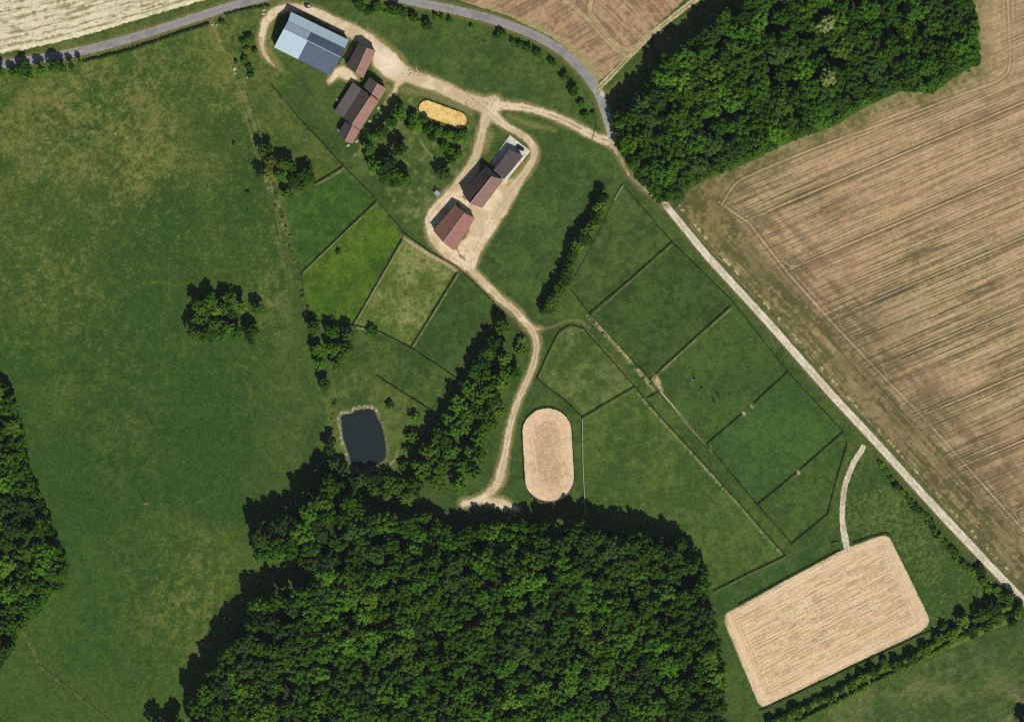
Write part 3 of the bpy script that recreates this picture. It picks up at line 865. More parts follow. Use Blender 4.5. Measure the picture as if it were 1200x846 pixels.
sheet('road', np.arange(-60, 730, 0.6), np.arange(-20, 178, 0.6), 0.024, road_colour, M_ROAD, lambda X, Y: line_dist(X, Y, MAIN_ROAD)[0] + 0.9 * (fbm(X, Y, 3.0, 2, 93) - 0.5) < 0)


DRIVE = next(p for p in YARD if p[0][:2] == (549, 309))


def yard_sdf(X, Y):
    e = np.full(X.shape, 1e9)
    for path in YARD:
        x0, x1 = min(p[0] for p in path) - 16, max(p[0] for p in path) + 16
        y0, y1 = min(p[1] for p in path) - 16, max(p[1] for p in path) + 16
        m = (X > x0) & (X < x1) & (Y > y0) & (Y < y1)
        e[m] = np.minimum(e[m], line_dist(X[m], Y[m], path)[0])
    return e + 3.2 * (fbm(X, Y, 6.0, 3, 101) - 0.5) + 1.6 * (fbm(X, Y, 1.6, 2, 102) - 0.5)


def yard_colour(X, Y):
    e = yard_sdf(X, Y)
    n2, n3 = fbm(X, Y, 18, 4, 103), fbm(X, Y, 2.4, 3, 104)
    c = mixc(full(C(190, 170, 136), X), C(216, 198, 166), sstep(0.35, 0.65, n2))
    c = mixc(c, C(170, 144, 112), sstep(0.50, 0.70, n3) * 0.6)
    c = mixc(c, C(226, 210, 188), np.exp(-((X - 457) / 20.0) ** 2 - ((Y - 74) / 18.0) ** 2) * 0.9)
    c = mixc(c, C(138, 126, 84), sstep(-2.4, 0.0, e) * 0.85)
    for path, w, k in ((DRIVE, 1.9, 0.6), (YARD[0], 1.9, 0.8), (YARD[4], 2.0, 0.25), (YARD[5], 1.8, 0.3)):
        _, d, lat, a = line_dist(X, Y, path)
        if path is YARD[0]:
            kk = sstep(596, 612, X) * k
        elif path is DRIVE:
            kk = sstep(326, 344, Y) * k * sstep(560, 548, Y)
        else:
            kk = k
        c = mixc(c, C(116, 106, 70), np.exp(-(lat / 0.9) ** 2) * kk * sstep(0.30, 0.55, vnoise(a / 7.0, a * 0, 105) * 0.6 + n3 * 0.4))
        c = mixc(c, C(206, 188, 160), np.exp(-((np.abs(lat) - w) / 0.9) ** 2) * kk * 0.5)
    c = mixc(c, C(130, 112, 80), np.exp(-((X - 560) / 40.0) ** 2 - ((Y - 122) / 6.0) ** 2) * sstep(0.56, 0.7, n3) * 0.6)
    return c * (0.86 + 0.28 * n3)[..., None]


sheet('gravel_drive', np.arange(296, 726, 0.6), np.arange(-2, 612, 0.6), 0.02, yard_colour, M_GRAVEL, lambda X, Y: yard_sdf(X, Y) < 0)


def track_sheet(name, path, seed, ca, cb, mid, midk, z=0.02, wob=2.0, z_res=0.6):
    def sdf(X, Y):
        return line_dist(X, Y, path)[0] + wob * (fbm(X, Y, 2.6, 3, seed) - 0.5)

    def col(X, Y):
        e, d, lat, a = line_dist(X, Y, path)
        n2, n3 = fbm(X, Y, 14, 3, seed + 1), fbm(X, Y, 2.0, 3, seed + 2)
        c = mixc(full(C(*ca), X), C(*cb), sstep(0.36, 0.64, n2 * 0.5 + n3 * 0.5))
        c = mixc(c, C(*mid), np.exp(-(lat / 0.8) ** 2) * midk * sstep(0.3, 0.6, n3 * 0.4 + 0.6 * vnoise(a / 9.0, a * 0, seed + 3)))
        c = mixc(c, C(*mid), sstep(-1.0, 0.2, sdf(X, Y)) * 0.6)
        return c * (0.86 + 0.28 * n3)[..., None]

    x0, x1 = min(p[0] for p in path) - 8, max(p[0] for p in path) + 8
    y0, y1 = min(p[1] for p in path) - 8, max(p[1] for p in path) + 8
    sheet(name, np.arange(x0, x1, z_res), np.arange(y0, y1, z_res), z, col, M_GRAVEL, lambda X, Y: sdf(X, Y) < 0)


track_sheet('farm_track', FARM_TRACK, 111, (186, 174, 152), (208, 198, 178), (150, 140, 108), 0.55, 0.028, 0.9, 0.45)
track_sheet('dirt_track', DIRT_TRACK, 121, (162, 146, 106), (192, 174, 134), (102, 104, 60), 0.95, 0.036, 2.0)
track_sheet('footpath', LINK_TRACK, 131, (120, 112, 76), (182, 168, 138), (120, 112, 80), 0.4, 0.032, 3.0)
track_sheet('arena_track', ARENA_TRACK, 141, (178, 168, 142), (204, 196, 174), (130, 124, 88), 0.7, 0.026, 1.6)


# ------------------------------------------------------------------ riding surfaces, pond
def arena_colour(X, Y):
    d = -poly_sdf(X, Y, ARENA)
    u, v = X * 0.890 - Y * 0.456, X * 0.456 + Y * 0.890
    n2, n3, n4 = fbm(X, Y, 26, 4, 151), fbm(X, Y, 5, 3, 152), fbm(X, Y, 1.8, 2, 155)
    vv = v + 1.6 * (fbm(X, Y, 40, 2, 156) - 0.5)
    r = 0.46 * vnoise(vv / 1.3, u / 14.0, 153) + 0.08 * vnoise(vv / 4.0, u / 60.0, 154) + 0.16 * (0.5 + 0.5 * np.sin(vv * 2 * math.pi / 4.1)) + 0.22 * n4
    ring = 0.5 * vnoise(d / 1.5, u / 20.0, 157) + 0.16 * (0.5 + 0.5 * np.sin(d * 2 * math.pi / 4.6)) + 0.34 * n3
    k = sstep(8, 26, d + 14 * (n2 - 0.5))
    r = ring * (1 - k) + r * k
    c = mixc(full(C(180, 154, 119), X), C(210, 187, 150), sstep(0.22, 0.66, r + 0.22 * (n2 - 0.5)))
    c = mixc(c, C(156, 132, 102), sstep(0.46, 0.66, n2 * 0.5 + n3 * 0.5) * sstep(0.62, 0.34, r) * 0.45 * k)
    c = mixc(c, C(216, 192, 160), np.exp(-((d - 6) / 4.0) ** 2) * 0.5)
    c = mixc(c, C(142, 130, 84), sstep(4.0, 0.2, d + 5 * (n3 - 0.5)) * (0.35 + 0.6 * sstep(885, 850, X)))
    return c * (0.87 + 0.26 * n4)[..., None]


sheet('riding_arena', np.arange(844, 1094, 0.6), np.arange(622, 832, 0.6), 0.02, arena_colour, M_SAND, inside(ARENA, 1.6))


def oval_colour(X, Y):
    d, _, lat, a = line_dist(X, Y, [OVAL_A, OVAL_B])
    n2, n3 = fbm(X, Y, 14, 4, 161), fbm(X, Y, 2.4, 3, 162)
    r = 0.4 * vnoise(d / 1.7, a / 14.0, 163) * sstep(6, 18, d) + 0.6 * n3
    c = mixc(full(C(180, 152, 120), X), C(208, 180, 147), sstep(0.26, 0.60, 0.6 * r + 0.4 * n2))
    c = mixc(c, C(214, 188, 154), sstep(17, 25, d) * 0.55)
    c = mixc(c, C(168, 138, 100), sstep(0.54, 0.7, n2 * 0.5 + n3 * 0.5) * sstep(20, 10, d) * 0.8)
    return c * (0.87 + 0.26 * n3)[..., None]


sheet('riding_oval', np.arange(608, 678, 0.5), np.arange(474, 594, 0.5), 0.02, oval_colour, M_SAND, lambda X, Y: line_dist(X, Y, [OVAL_A, OVAL_B])[1] + 1.2 * (fbm(X, Y, 3, 2, 164) - 0.5) < OVAL_R)


def pen_colour(X, Y):
    n2, n3 = fbm(X, Y, 9, 4, 171), fbm(X, Y, 2.0, 3, 172)
    c = mixc(full(C(196, 164, 84), X), C(218, 188, 114), sstep(0.32, 0.62, n2 * 0.6 + n3 * 0.4))
    c = mixc(c, C(226, 204, 146), sstep(0.58, 0.7, n3) * 0.6)
    return c * (0.9 + 0.2 * n3)[..., None]


sheet('yellow_sand_bed', np.arange(486, 554, 0.5), np.arange(114, 156, 0.5), 0.02, pen_colour, M_SAND, lambda X, Y: line_dist(X, Y, [PEN_A, PEN_B])[1] + 1.4 * (fbm(X, Y, 3, 2, 173) - 0.5) < PEN_R)

m, t, out = nt('pond_water')
b = t.nodes.new('ShaderNodeBsdfPrincipled')
b.inputs['Base Color'].default_value = (0.016, 0.025, 0.026, 1)
b.inputs['Roughness'].default_value = 0.12
b.inputs['IOR'].default_value = 1.33
tn = t.nodes.new('ShaderNodeTexNoise')
tn.inputs['Scale'].default_value = 1.4
tn.inputs['Detail'].default_value = 3
tg = t.nodes.new('ShaderNodeNewGeometry')
t.links.new(tg.outputs['Position'], tn.inputs['Vector'])
bp = t.nodes.new('ShaderNodeBump')
bp.inputs['Strength'].default_value = 0.06
t.links.new(tn.outputs['Fac'], bp.inputs['Height'])
t.links.new(bp.outputs['Normal'], b.inputs['Normal'])
t.links.new(b.outputs['BSDF'], out.inputs['Surface'])
sheet('pond_water', np.arange(394, 458, 0.4), np.arange(474, 552, 0.4), 0.016, lambda X, Y: full(C(30, 40, 44), X), m, inside(POND, 1.2, 5, 3.0))
# ------------------------------------------------------------------ vegetation
M_BARK = plain_mat('bark', (74, 62, 48), 0.95, 0.3, 3.0, spec=0.05)
M_LEAF = leaf_mat('leaf_broad', (54, 94, 24), (94, 136, 34))
M_LEAF_MID = leaf_mat('leaf_mid', (66, 102, 28), (108, 142, 42))
M_LEAF_DARK = leaf_mat('leaf_dark', (48, 76, 32), (80, 110, 44))
M_LEAF_YEL = leaf_mat('leaf_yellow', (104, 116, 40), (140, 146, 54))
M_LEAF_BLOOM = leaf_mat('leaf_bloom', (128, 146, 78), (160, 172, 106), vary=0.1)

_ico = {}


def ico(sub):
    if sub not in _ico:
        bm = bmesh.new()
        bmesh.ops.create_icosphere(bm, subdivisions=sub, radius=1.0)
        V = np.array([v.co[:] for v in bm.verts])
        F = np.array([[v.index for v in f.verts] for f in bm.faces])
        bm.free()
        _ico[sub] = (V, F)
    return _ico[sub]


def leaf_cloud(r, clumps, cards, size, sub=1):
    """Clumps [(centre, radius)] -> arrays: a knobbly core plus many leaf faces on each clump (all quads and triangles as quads)."""
    Vs, Fs, n = [], [], 0
    IV, IF = ico(sub)
    for c, q in clumps:
        k = IV * (0.80 + 0.35 * r.random((len(IV), 1))) * q * 0.86
        k[:, 2] *= 0.85
        Vs.append(k + c)
        Fs.append(np.concatenate([IF, IF[:, 2:]], 1) + n)
        n += len(IV)
        d = r.normal(size=(cards, 3))
        d[:, 2] = d[:, 2] * 0.9 + 0.25
        d /= np.linalg.norm(d, axis=1)[:, None]
        p = c + d * q * (0.80 + 0.36 * r.random((cards, 1))) * np.array([1, 1, 0.85])
        nrm = d + 0.55 * r.normal(size=(cards, 3))
        nrm /= np.linalg.norm(nrm, axis=1)[:, None]
        a = np.cross(nrm, r.normal(size=(cards, 3)))
        a /= np.linalg.norm(a, axis=1)[:, None] + 1e-9
        b = np.cross(nrm, a)
        s = size * (0.6 + 0.8 * r.random((cards, 1)))
        quad = np.stack([p - a * s, p - b * s * 0.62, p + a * s, p + b * s * 0.62], 1).reshape(-1, 3)
        Vs.append(quad)
        Fs.append(np.arange(cards * 4).reshape(-1, 4) + n)
        n += cards * 4
    V, F = np.concatenate(Vs), np.concatenate(Fs)
    return V, F


def drop_doubles(F):
    return F


def crown_mesh(name, seed, n=34, cards=60, size=0.085, flat=1.0, sub=1, low=-0.45):
    """A crown of radius about 1 round the origin."""
    r = np.random.default_rng(seed)
    cl = []
    lob = r.random(3) * 6.28
    for i in range(n):
        z = 1 - (i + 0.5) / n * (1 - low)
        a = i * 2.399963 + r.normal() * 0.35
        rr = math.sqrt(max(0.0, 1 - z * z))
        out = 0.74 + 0.13 * math.sin(2 * a + lob[0]) + 0.13 * math.sin(3 * a + lob[1]) + 0.10 * math.sin(5 * a + lob[2]) + 0.10 * r.normal()
        out = min(max(out, 0.40), 0.98)
        c = np.array([math.cos(a) * rr * out, math.sin(a) * rr * out, z * out * flat + 0.05 * r.normal()])
        cl.append((c, (0.13 + 0.12 * r.random()) * math.sqrt(40.0 / n) ** 0.6))
    for _ in range(7):
        c = r.normal(size=3) * 0.26
        cl.append((c, 0.36))
    V, F = leaf_cloud(r, cl, cards, size, sub)
    tri = F[:, 2] == F[:, 3]
    return V, F, tri


def mesh_mixed(name, V, F, tri, mat):
    """Quads and triangles in one mesh."""
    me = bpy.data.meshes.new(name)
    Q, T = F[~tri], F[tri][:, :3]
    me.vertices.add(len(V))
    me.vertices.foreach_set('co', np.ascontiguousarray(V, np.float32).ravel())
    nl = Q.size + T.size
    me.loops.add(nl)
    me.loops.foreach_set('vertex_index', np.concatenate([Q.ravel(), T.ravel()]).astype(np.int32))
    me.polygons.add(len(Q) + len(T))
    st = np.concatenate([np.arange(len(Q)) * 4, Q.size + np.arange(len(T)) * 3]).astype(np.int32)
    tot = np.concatenate([np.full(len(Q), 4), np.full(len(T), 3)]).astype(np.int32)
    me.polygons.foreach_set('loop_start', st)
    me.polygons.foreach_set('loop_total', tot)
    me.update(calc_edges=True)
    me.materials.append(mat)
    return me


BIG = [mesh_mixed('crown', *crown_mesh('crown', 100 + i, 58, 52, 0.072), M_LEAF) for i in range(9)]
SMALL = [mesh_mixed('bush_crown', *crown_mesh('bush', 200 + i, 26, 34, 0.12, 0.9, 1, -0.6), M_LEAF) for i in range(7)]


def trunk_mesh(seed):
    """Unit trunk: foot at 0, fork at 0.62, limbs up to 1; base radius 1 in x and y."""
    r = random.Random(seed)
    mb = MB()
    mb.tube((0, 0, 0), (0, 0, 0.12), 1.35, 1.0, 9)
    mb.tube((0, 0, 0.12), (0.1, 0.05, 0.62), 1.0, 0.72, 9)
    for k in range(5):
        a = k * 1.256 + r.random()
        d = 5.5 + 3 * r.random()
        mb.tube((0.1, 0.05, 0.50 + 0.03 * k), (math.cos(a) * d, math.sin(a) * d, 0.86 + 0.1 * r.random()), 0.5, 0.16, 6)
    me = bpy.data.meshes.new('trunk')
    me.from_pydata(mb.v, [], mb.f)
    me.materials.append(M_BARK)
    me.update()
    return me


TRUNKS = [trunk_mesh(i) for i in range(4)]
veg = random.Random(21)


def add_tree(name, x, y, r, h, mat, label, cat, group, bank=None, crown_aspect=None, part='crown'):
    """Empty > crown, trunk. r in map units, h in metres."""
    bank = bank or BIG
    R = r * S
    root = empty(name, W(x, y), veg.random() * 6.28)
    tag(root, label, cat, group)
    rz = min(R * (crown_aspect or 1.0), h * 0.48)
    c = link(part, veg.choice(bank), root, (0, 0, h - rz * 0.95))
    c.scale = (R, R, rz)
    c.rotation_euler = (0, 0, veg.random() * 6.28)
    if mat is not M_LEAF:
        c.material_slots[0].link = 'OBJECT'
        c.material_slots[0].material = mat
    t = link('trunk' if h > 4.5 else 'stem', veg.choice(TRUNKS), root)
    w = max(0.05, 0.055 * R)
    t.scale = (w, w, h - rz * 0.9)
    return root


def poisson(poly, dmin, seed, inset, tries=30000):
    r = np.random.default_rng(seed)
    P = np.array(poly)
    lo, hi = P.min(0), P.max(0)
    cand = lo + (hi - lo) * r.random((tries, 2))
    ok = poly_sdf(cand[:, 0], cand[:, 1], poly) < -inset
    cand = cand[ok]
    out = np.zeros((0, 2))
    for c in cand:
        if len(out) == 0 or np.min(np.hypot(out[:, 0] - c[0], out[:, 1] - c[1])) > dmin:
            out = np.vstack([out, c])
    return out


woods = []
for poly, wname, sd, tall in ((WOOD_S, 'S', 5, 0.95), (WOOD_N, 'N', 6, 0.80), (WOOD_W, 'W', 8, 0.80)):
    pts = poisson(poly, 17.0, sd, 11.0)
    for (x, y) in pts:
        d = -float(poly_sdf(np.array([x]), np.array([y]), poly)[0])
        r = veg.uniform(11.0, 15.5)
        r = min(r, max(9.0, d + 2.5))
        h = tall * (veg.uniform(20.0, 23.6) if d > 14 else veg.uniform(17.5, 21.0))
        if wname == 'S' and 490 < x < 650 and y < 650:
            h *= 0.70
        woods.append((x, y, r, h, wname))
LAB = {'S': ('dark green broadleaf tree crowded into the big wood below the oval riding ring', 'trees of the big wood below the oval ring'),
       'N': ('deep green broadleaf tree crowded into the wood between the road and the stubble field', 'trees of the wood beside the stubble field'),
       'W': ('dark green broadleaf tree in the narrow wood along the left pasture edge', 'trees of the wood along the left pasture')}
inframe = [w for w in woods if -10 < w[0] < 1210 and -8 < w[1] < 854]
inframe.sort(key=lambda w: -w[2])
picked = set(id(w) for w in inframe[:292])
rest = [w for w in woods if id(w) not in picked]
for w in woods:
    if id(w) in picked:
        pt = math.sin(w[0] * 0.031 + 1.3) * math.cos(w[1] * 0.037 + w[0] * 0.011) + veg.uniform(-0.7, 0.7)
        add_tree('forest_tree', w[0], w[1], w[2], w[3], M_LEAF_MID if pt > 0.85 else M_LEAF_DARK if pt < -0.6 else M_LEAF, LAB[w[4]][0], 'tree', LAB[w[4]][1], crown_aspect=veg.uniform(0.80, 1.0))
# a lower skirt of trees along the wood edges
EDGE_LAB = {'S': 'smaller leafy tree on the outer edge of the big wood below the oval riding ring', 'N': 'smaller leafy tree on the outer edge of the wood beside the stubble field', 'W': 'smaller leafy tree on the outer edge of the narrow left wood'}
for poly, wname in ((WOOD_S, 'S'), (WOOD_N, 'N'), (WOOD_W, 'W')):
    run = 0.0
    for a, b in zip(poly, poly[1:] + poly[:1]):
        L = math.hypot(b[0] - a[0], b[1] - a[1])
        nx_, ny_ = (b[1] - a[1]) / L, -(b[0] - a[0]) / L
        s = run
        while s < L:
            x, y = a[0] + (b[0] - a[0]) * s / L, a[1] + (b[1] - a[1]) * s / L
            r = veg.uniform(6.0, 9.0)
            o_ = r - 1.5 + veg.uniform(0, 3)
            q = [(x + nx_ * o_ * k, y + ny_ * o_ * k) for k in (1, -1)]
            q = [p for p in q if poly_sdf(np.array([p[0]]), np.array([p[1]]), poly)[0] < -3]
            if q and -8 < q[0][0] < 1208 and -8 < q[0][1] < 854:
                add_tree('edge_tree', q[0][0], q[0][1], r, veg.uniform(8.5, 14.0), M_LEAF, EDGE_LAB[wname], 'edge tree', EDGE_LAB[wname].replace('smaller leafy tree', 'smaller trees'), crown_aspect=1.3)
            s += veg.uniform(9.5, 14)
        run = s - L
# two pale flowering trees in the upper wood
add_tree('flowering_tree', 964.5, 31, 10.5, 21.5, M_LEAF_BLOOM, 'upper of the two pale yellow-green flowering trees inside the wood beside the stubble field', 'tree', 'pale flowering trees in the wood')
add_tree('flowering_tree', 967, 94, 10.5, 21.8, M_LEAF_BLOOM, 'lower of the two pale yellow-green flowering trees inside the wood beside the stubble field', 'tree', 'pale flowering trees in the wood')
# the trees beyond the three hundred largest, as one canopy
Vs, Fs, Ts, n = [], [], [], 0
protos = [crown_mesh('c', 300 + i, 30, 40, 0.095) for i in range(3)]
for (x, y, r, h, _) in rest:
    V, F, T = veg.choice(protos)
    R = r * S
    a = veg.random() * 6.28
    ca, sa = math.cos(a), math.sin(a)
    q = np.stack([V[:, 0] * ca - V[:, 1] * sa, V[:, 0] * sa + V[:, 1] * ca, V[:, 2] * 0.92], -1) * R
    p = W(x, y, h - R)
    Vs.append(q + np.array(p))
    Fs.append(F + n)
    Ts.append(T)
    n += len(V)
if Vs:
    o = link('woodland_canopy', mesh_mixed('woodland_canopy', np.concatenate(Vs), np.concatenate(Fs), np.concatenate(Ts), M_LEAF))
    tag(o, 'mass of smaller dark green crowns filling in the woods', 'woodland', kind='stuff')
print('woods', len(woods), 'picked', len(picked), 'rest', len(rest))


def clump(pts, axis, name, kindword, place, end, group, mat=M_LEAF, hk=(2.0, 2.5), bank=None, hmin=0.0, h=None, cat='tree', special=None, aspect=None):
    """pts [(x, y, r[, 'mark'])]: separate trees, labelled by their order along an axis ('x', 'y' or None = as listed)."""
    if axis == 'x':
        pts = sorted(pts, key=lambda p: p[0])
    elif axis == 'y':
        pts = sorted(pts, key=lambda p: p[1])
    for i, p in enumerate(pts):
        m = mat if not callable(mat) else mat(i)
        hh = veg.uniform(*h) if h else max(hmin, 0.6 + veg.uniform(*hk) * p[2] * S * 0.8)
        word = kindword
        if len(p) > 3:
            m = {'y': M_LEAF_YEL, 'd': M_LEAF_DARK, 'm': M_LEAF_MID}[p[3]]
            word = {'y': 'yellow-green ', 'd': 'very dark ', 'm': 'light green '}[p[3]] + kindword.split(' ', 1)[-1]
        add_tree(name, p[0], p[1], p[2], hh, m, f"{ordn(i + 1)} {word} {place}, {end}", cat, group, bank, aspect)


LEFT, TOP = 'counting from the left', 'counting from the top'
clump([(707, 232, 6.5), (702, 243, 7.5), (698, 257, 7.5), (688, 271, 8), (689, 283, 7), (695, 264, 7), (683, 279, 7), (704, 250, 6), (660, 334, 7), (651, 352, 7), (645, 357, 7), (677, 288, 9.5), (668, 312, 6), (665, 320, 6.5), (671, 300, 7.5), (663, 327, 8), (655, 340, 7.5), (648, 350, 8), (641, 362, 8.5)], 'y', 'hedgerow_tree',
      'bushy tree', 'of the hedgerow beside the upper paddock', TOP, 'trees of the paddock hedgerow', lambda i: M_LEAF_MID if i % 3 else M_LEAF_DARK, h=(7.5, 10))
clump([(234, 360, 9), (248, 353, 9), (268, 351, 10), (266, 362, 8), (286, 360, 7), (303, 362, 7), (231, 374, 8), (243, 374, 9), (229, 390, 8.5), (244, 392, 10), (262, 391, 9), (258, 378, 8), (278, 390, 8.5), (295, 389, 9), (296, 402, 4.5), (252, 381, 8), (240, 364, 7), (272, 368, 6), (270, 384, 7), (254, 364, 8)],
      'x', 'broadleaf_tree', 'dark tree', 'of the lone grove in the big pasture', LEFT, 'trees of the lone grove in the pasture', lambda i: M_LEAF if i % 4 else M_LEAF_MID, h=(8, 11.5))
clump([(369, 386, 8.5), (389, 388, 9.5), (409, 392, 8), (372.5, 410, 9), (392, 409, 9.5), (406, 407, 8.5), (376, 426, 8), (395, 430, 6), (381, 451, 8), (400, 420, 6)],
      'x', 'broadleaf_tree', 'dark tree', 'of the thicket above the pond', LEFT, 'trees of the thicket above the pond', lambda i: M_LEAF if i % 3 else M_LEAF_MID, h=(7.5, 10))
clump([(316, 174, 5.5), (307, 178, 6), (317, 191, 7.5, 'y'), (306, 204, 6, 'd'), (315, 203, 6.5, 'y'), (333, 192, 8.5), (342, 195, 7), (329, 206, 7.5), (359, 204, 9.5), (346, 212, 8.5, 'd'), (364, 210, 6.5), (352, 218, 7), (336, 230, 5), (343, 230, 3)],
      'x', 'broadleaf_tree', 'dark tree', 'of the ragged group left of the paddocks', LEFT, 'trees of the ragged group', M_LEAF, h=(6.5, 9.5))
clump([(467, 134, 10), (459, 144, 7.5), (449, 155, 7.5), (437, 162, 8), (434, 176, 7.5), (469, 176, 9, 'd'), (440, 194, 10.5), (455, 192, 10, 'd'), (451, 206, 9.5), (465, 206, 9.5), (477, 212, 7.5), (464, 215, 7)],
      'x', 'orchard_tree', 'dark tree', 'of the garden right of the long farmhouse', LEFT, 'garden trees by the farmhouse', M_LEAF, h=(7.5, 10.5))
clump([(485, 139, 6.5), (481, 149, 5.5), (491, 148, 6.5), (502, 152, 6.5), (507, 161, 5.5), (513, 155, 6.5), (526, 160, 8), (536, 161, 7.5), (545, 159, 5.5), (521, 171, 6.5), (528, 177, 5.5), (538, 182, 5.5), (529, 188, 5.5), (498, 141, 5)],
      'x', 'garden_tree', 'green tree', 'of the row below the yellow sand bed', LEFT, 'trees below the yellow sand bed', M_LEAF, h=(4.5, 6.5))
add_tree('garden_tree', 519, 203, 9.5, 8, M_LEAF_DARK, 'round dark tree just above the small grey-roofed shed', 'tree', None)
clump([(4, 87, 6), (30, 82, 9.5), (17, 88, 6), (37, 92, 5.5, 'm'), (50, 84, 6), (66, 79, 7.5), (75, 81, 5.5), (85, 79, 4.5), (95, 75, 3.5), (-12, 90, 7)], 'x', 'roadside_tree', 'dark tree', 'of the roadside thicket at the left border', LEFT, 'trees of the roadside thicket', M_LEAF, h=(6.5, 9.5))
add_tree('bush', 260, 26.5, 3.6, 2.6, M_LEAF_DARK, 'dark round bush by the pasture gateway on the road', 'bush', None, SMALL, part='foliage')
add_tree('bush', 275, 170.5, 2.8, 2.2, M_LEAF_MID, 'small lone bush in the pasture left of the ragged trees', 'bush', None, SMALL, part='foliage')
add_tree('bush', 291, 227, 2.6, 2.0, M_LEAF_MID, 'small lone bush at the pasture edge below the ragged trees', 'bush', None, SMALL, part='foliage')
add_tree('bush', 457.6, 474.5, 4.5, 3.6, M_LEAF_DARK, 'round dark bush above the right corner of the pond', 'bush', None, SMALL, part='foliage')
add_tree('bush', 397, 296, 3.2, 2.4, M_LEAF_DARK, 'small dark bush alone in the bright green paddock', 'bush', None, SMALL, part='foliage')
add_tree('bush', 437, 389, 7, 4.6, M_LEAF, 'round bush at the fence corner right of the thicket', 'bush', None, SMALL, part='foliage')
clump([(290, 46, 4.5), (287, 72, 5), (285.6, 51, 4), (294, 45, 4), (292, 80, 4.5), (277, 73, 2.6), (299, 60, 3.6), (295, 88, 4.5), (289, 60, 4, 'y')], 'y', 'bush', 'dark bush', 'of the rough strip left of the blue barn', TOP, 'bushes left of the blue barn', M_LEAF, (1.6, 2.2), SMALL, 1.6, cat='bush')
clump([(422, 8, 7), (432, 15, 5), (442, 10, 6.5), (462, 13, 7.5), (473, 18, 5.5), (485, 22, 6), (501, 31, 6.5, 'd'), (511, 21, 3.6), (518, 22, 3.6), (527, 25, 3.6), (553, 33, 3.2), (582, 43, 3.6), (588, 41, 5.5), (601, 50, 3.6), (609, 54, 4.5), (618, 58, 5.5),
       (630, 64, 5.5), (647, 74, 4.5), (662, 91, 5.5), (672, 107, 6.5), (681, 123, 5), (686, 137, 5), (695, 134, 3)], 'x', 'hedge_bush', 'dark bush', 'inside the road bend', LEFT, 'bushes inside the road bend', M_LEAF, (1.7, 2.3), SMALL, 2.0, cat='bush')
clump([(589, 383, 9.5), (578, 404, 11), (564, 426, 11), (566, 443, 11), (550, 456, 11.5), (539, 474, 12), (529, 491, 12), (514, 509, 12), (504, 527, 12), (494, 548, 12), (486, 568, 12), (511, 563, 11.5), (518, 546, 11.5), (529, 527, 11.5), (543, 498, 11.5), (557, 480, 11.5),
       (572, 459, 11), (571, 414, 9), (557, 436, 9), (557, 466, 10), (546, 484, 10), (535, 502, 10), (522, 518, 10), (510, 537, 10), (500, 557, 10), (579, 468, 9), (568, 486, 9), (567, 504, 9), (551, 528, 9), (585, 449, 10), (593, 436, 9.5), (603, 438, 8.5), (586, 477, 9.5), (575, 495, 10.5), (561, 513, 10.5), (561, 534, 10.5), (544, 545, 10.5), (537, 566, 10.5), (556, 551, 9), (592, 420, 8)],
      'y', 'belt_tree', 'dense tree', 'of the tree belt along the winding drive', TOP, 'trees of the belt along the drive', lambda i: M_LEAF if i % 3 else M_LEAF_MID, h=(10, 14), aspect=1.15)
clump([(610, 410, 7), (611, 399, 5), (600, 426, 5.5), (486, 490, 6.5), (483, 511, 7), (478, 528, 6), (473, 545, 6)], 'y', 'bush', 'leafy bush', 'fringing the belt by the drive', TOP, 'bushes fringing the belt', M_LEAF_MID, (1.6, 2.1), SMALL, 2.0, cat='bush')
clump([(387, 527, 7), (390, 516, 5), (377, 549, 10), (391, 545, 9.5), (402, 552, 9.5), (386, 562, 10), (433, 562, 8.5), (441, 560, 8.5), (422, 563, 8.5), (410, 566, 9)], 'x', 'broadleaf_tree', 'dark tree', 'at the foot of the pond', LEFT, 'trees at the foot of the pond', M_LEAF_DARK, h=(7, 10))
clump([(455, 563, 9), (466, 572, 9), (450, 580, 10), (475, 585, 9), (440, 577, 8)], 'x', 'broadleaf_tree', 'green tree', 'between the pond and the tree belt', LEFT, 'trees between pond and belt', M_LEAF_MID, h=(6, 9))
clump([(188, 852, 11), (206, 858, 12), (212, 846, 8)], 'x', 'broadleaf_tree', 'dark tree', 'cut by the bottom border left of the wood', LEFT, 'trees at the bottom border', M_LEAF, h=(12, 14))
add_tree('broadleaf_tree', 1200, 842, 8, 8, M_LEAF_DARK, 'dark tree alone in the bottom right corner', 'tree', None)
clump([(1181, 699, 8.5), (1194, 716, 8), (1163, 711, 9.5), (1150, 720, 9.5), (1168, 724, 8.5), (1128, 727, 8.5), (1137, 739, 9), (1156, 733, 8), (1115, 743, 8.5), (1105, 734, 5), (1099, 749, 7.5), (1084, 761, 7.5), (1068, 771, 7.5), (1052, 780, 7.5), (1036, 776, 5.5),
       (1023, 787, 6.5), (1010, 793, 6), (998, 802, 6), (985, 808, 5), (972, 817, 6.5), (960, 821, 4.5), (947, 828, 5), (932, 834, 7.5), (917, 841, 6), (903, 846, 6), (1186, 728, 6)],
      'x', 'hedge_tree', 'green tree', 'of the thick hedge below the big arena', LEFT, 'trees of the hedge below the arena', lambda i: M_LEAF_MID if i % 3 else M_LEAF_DARK, (1.8, 2.3), hmin=3)
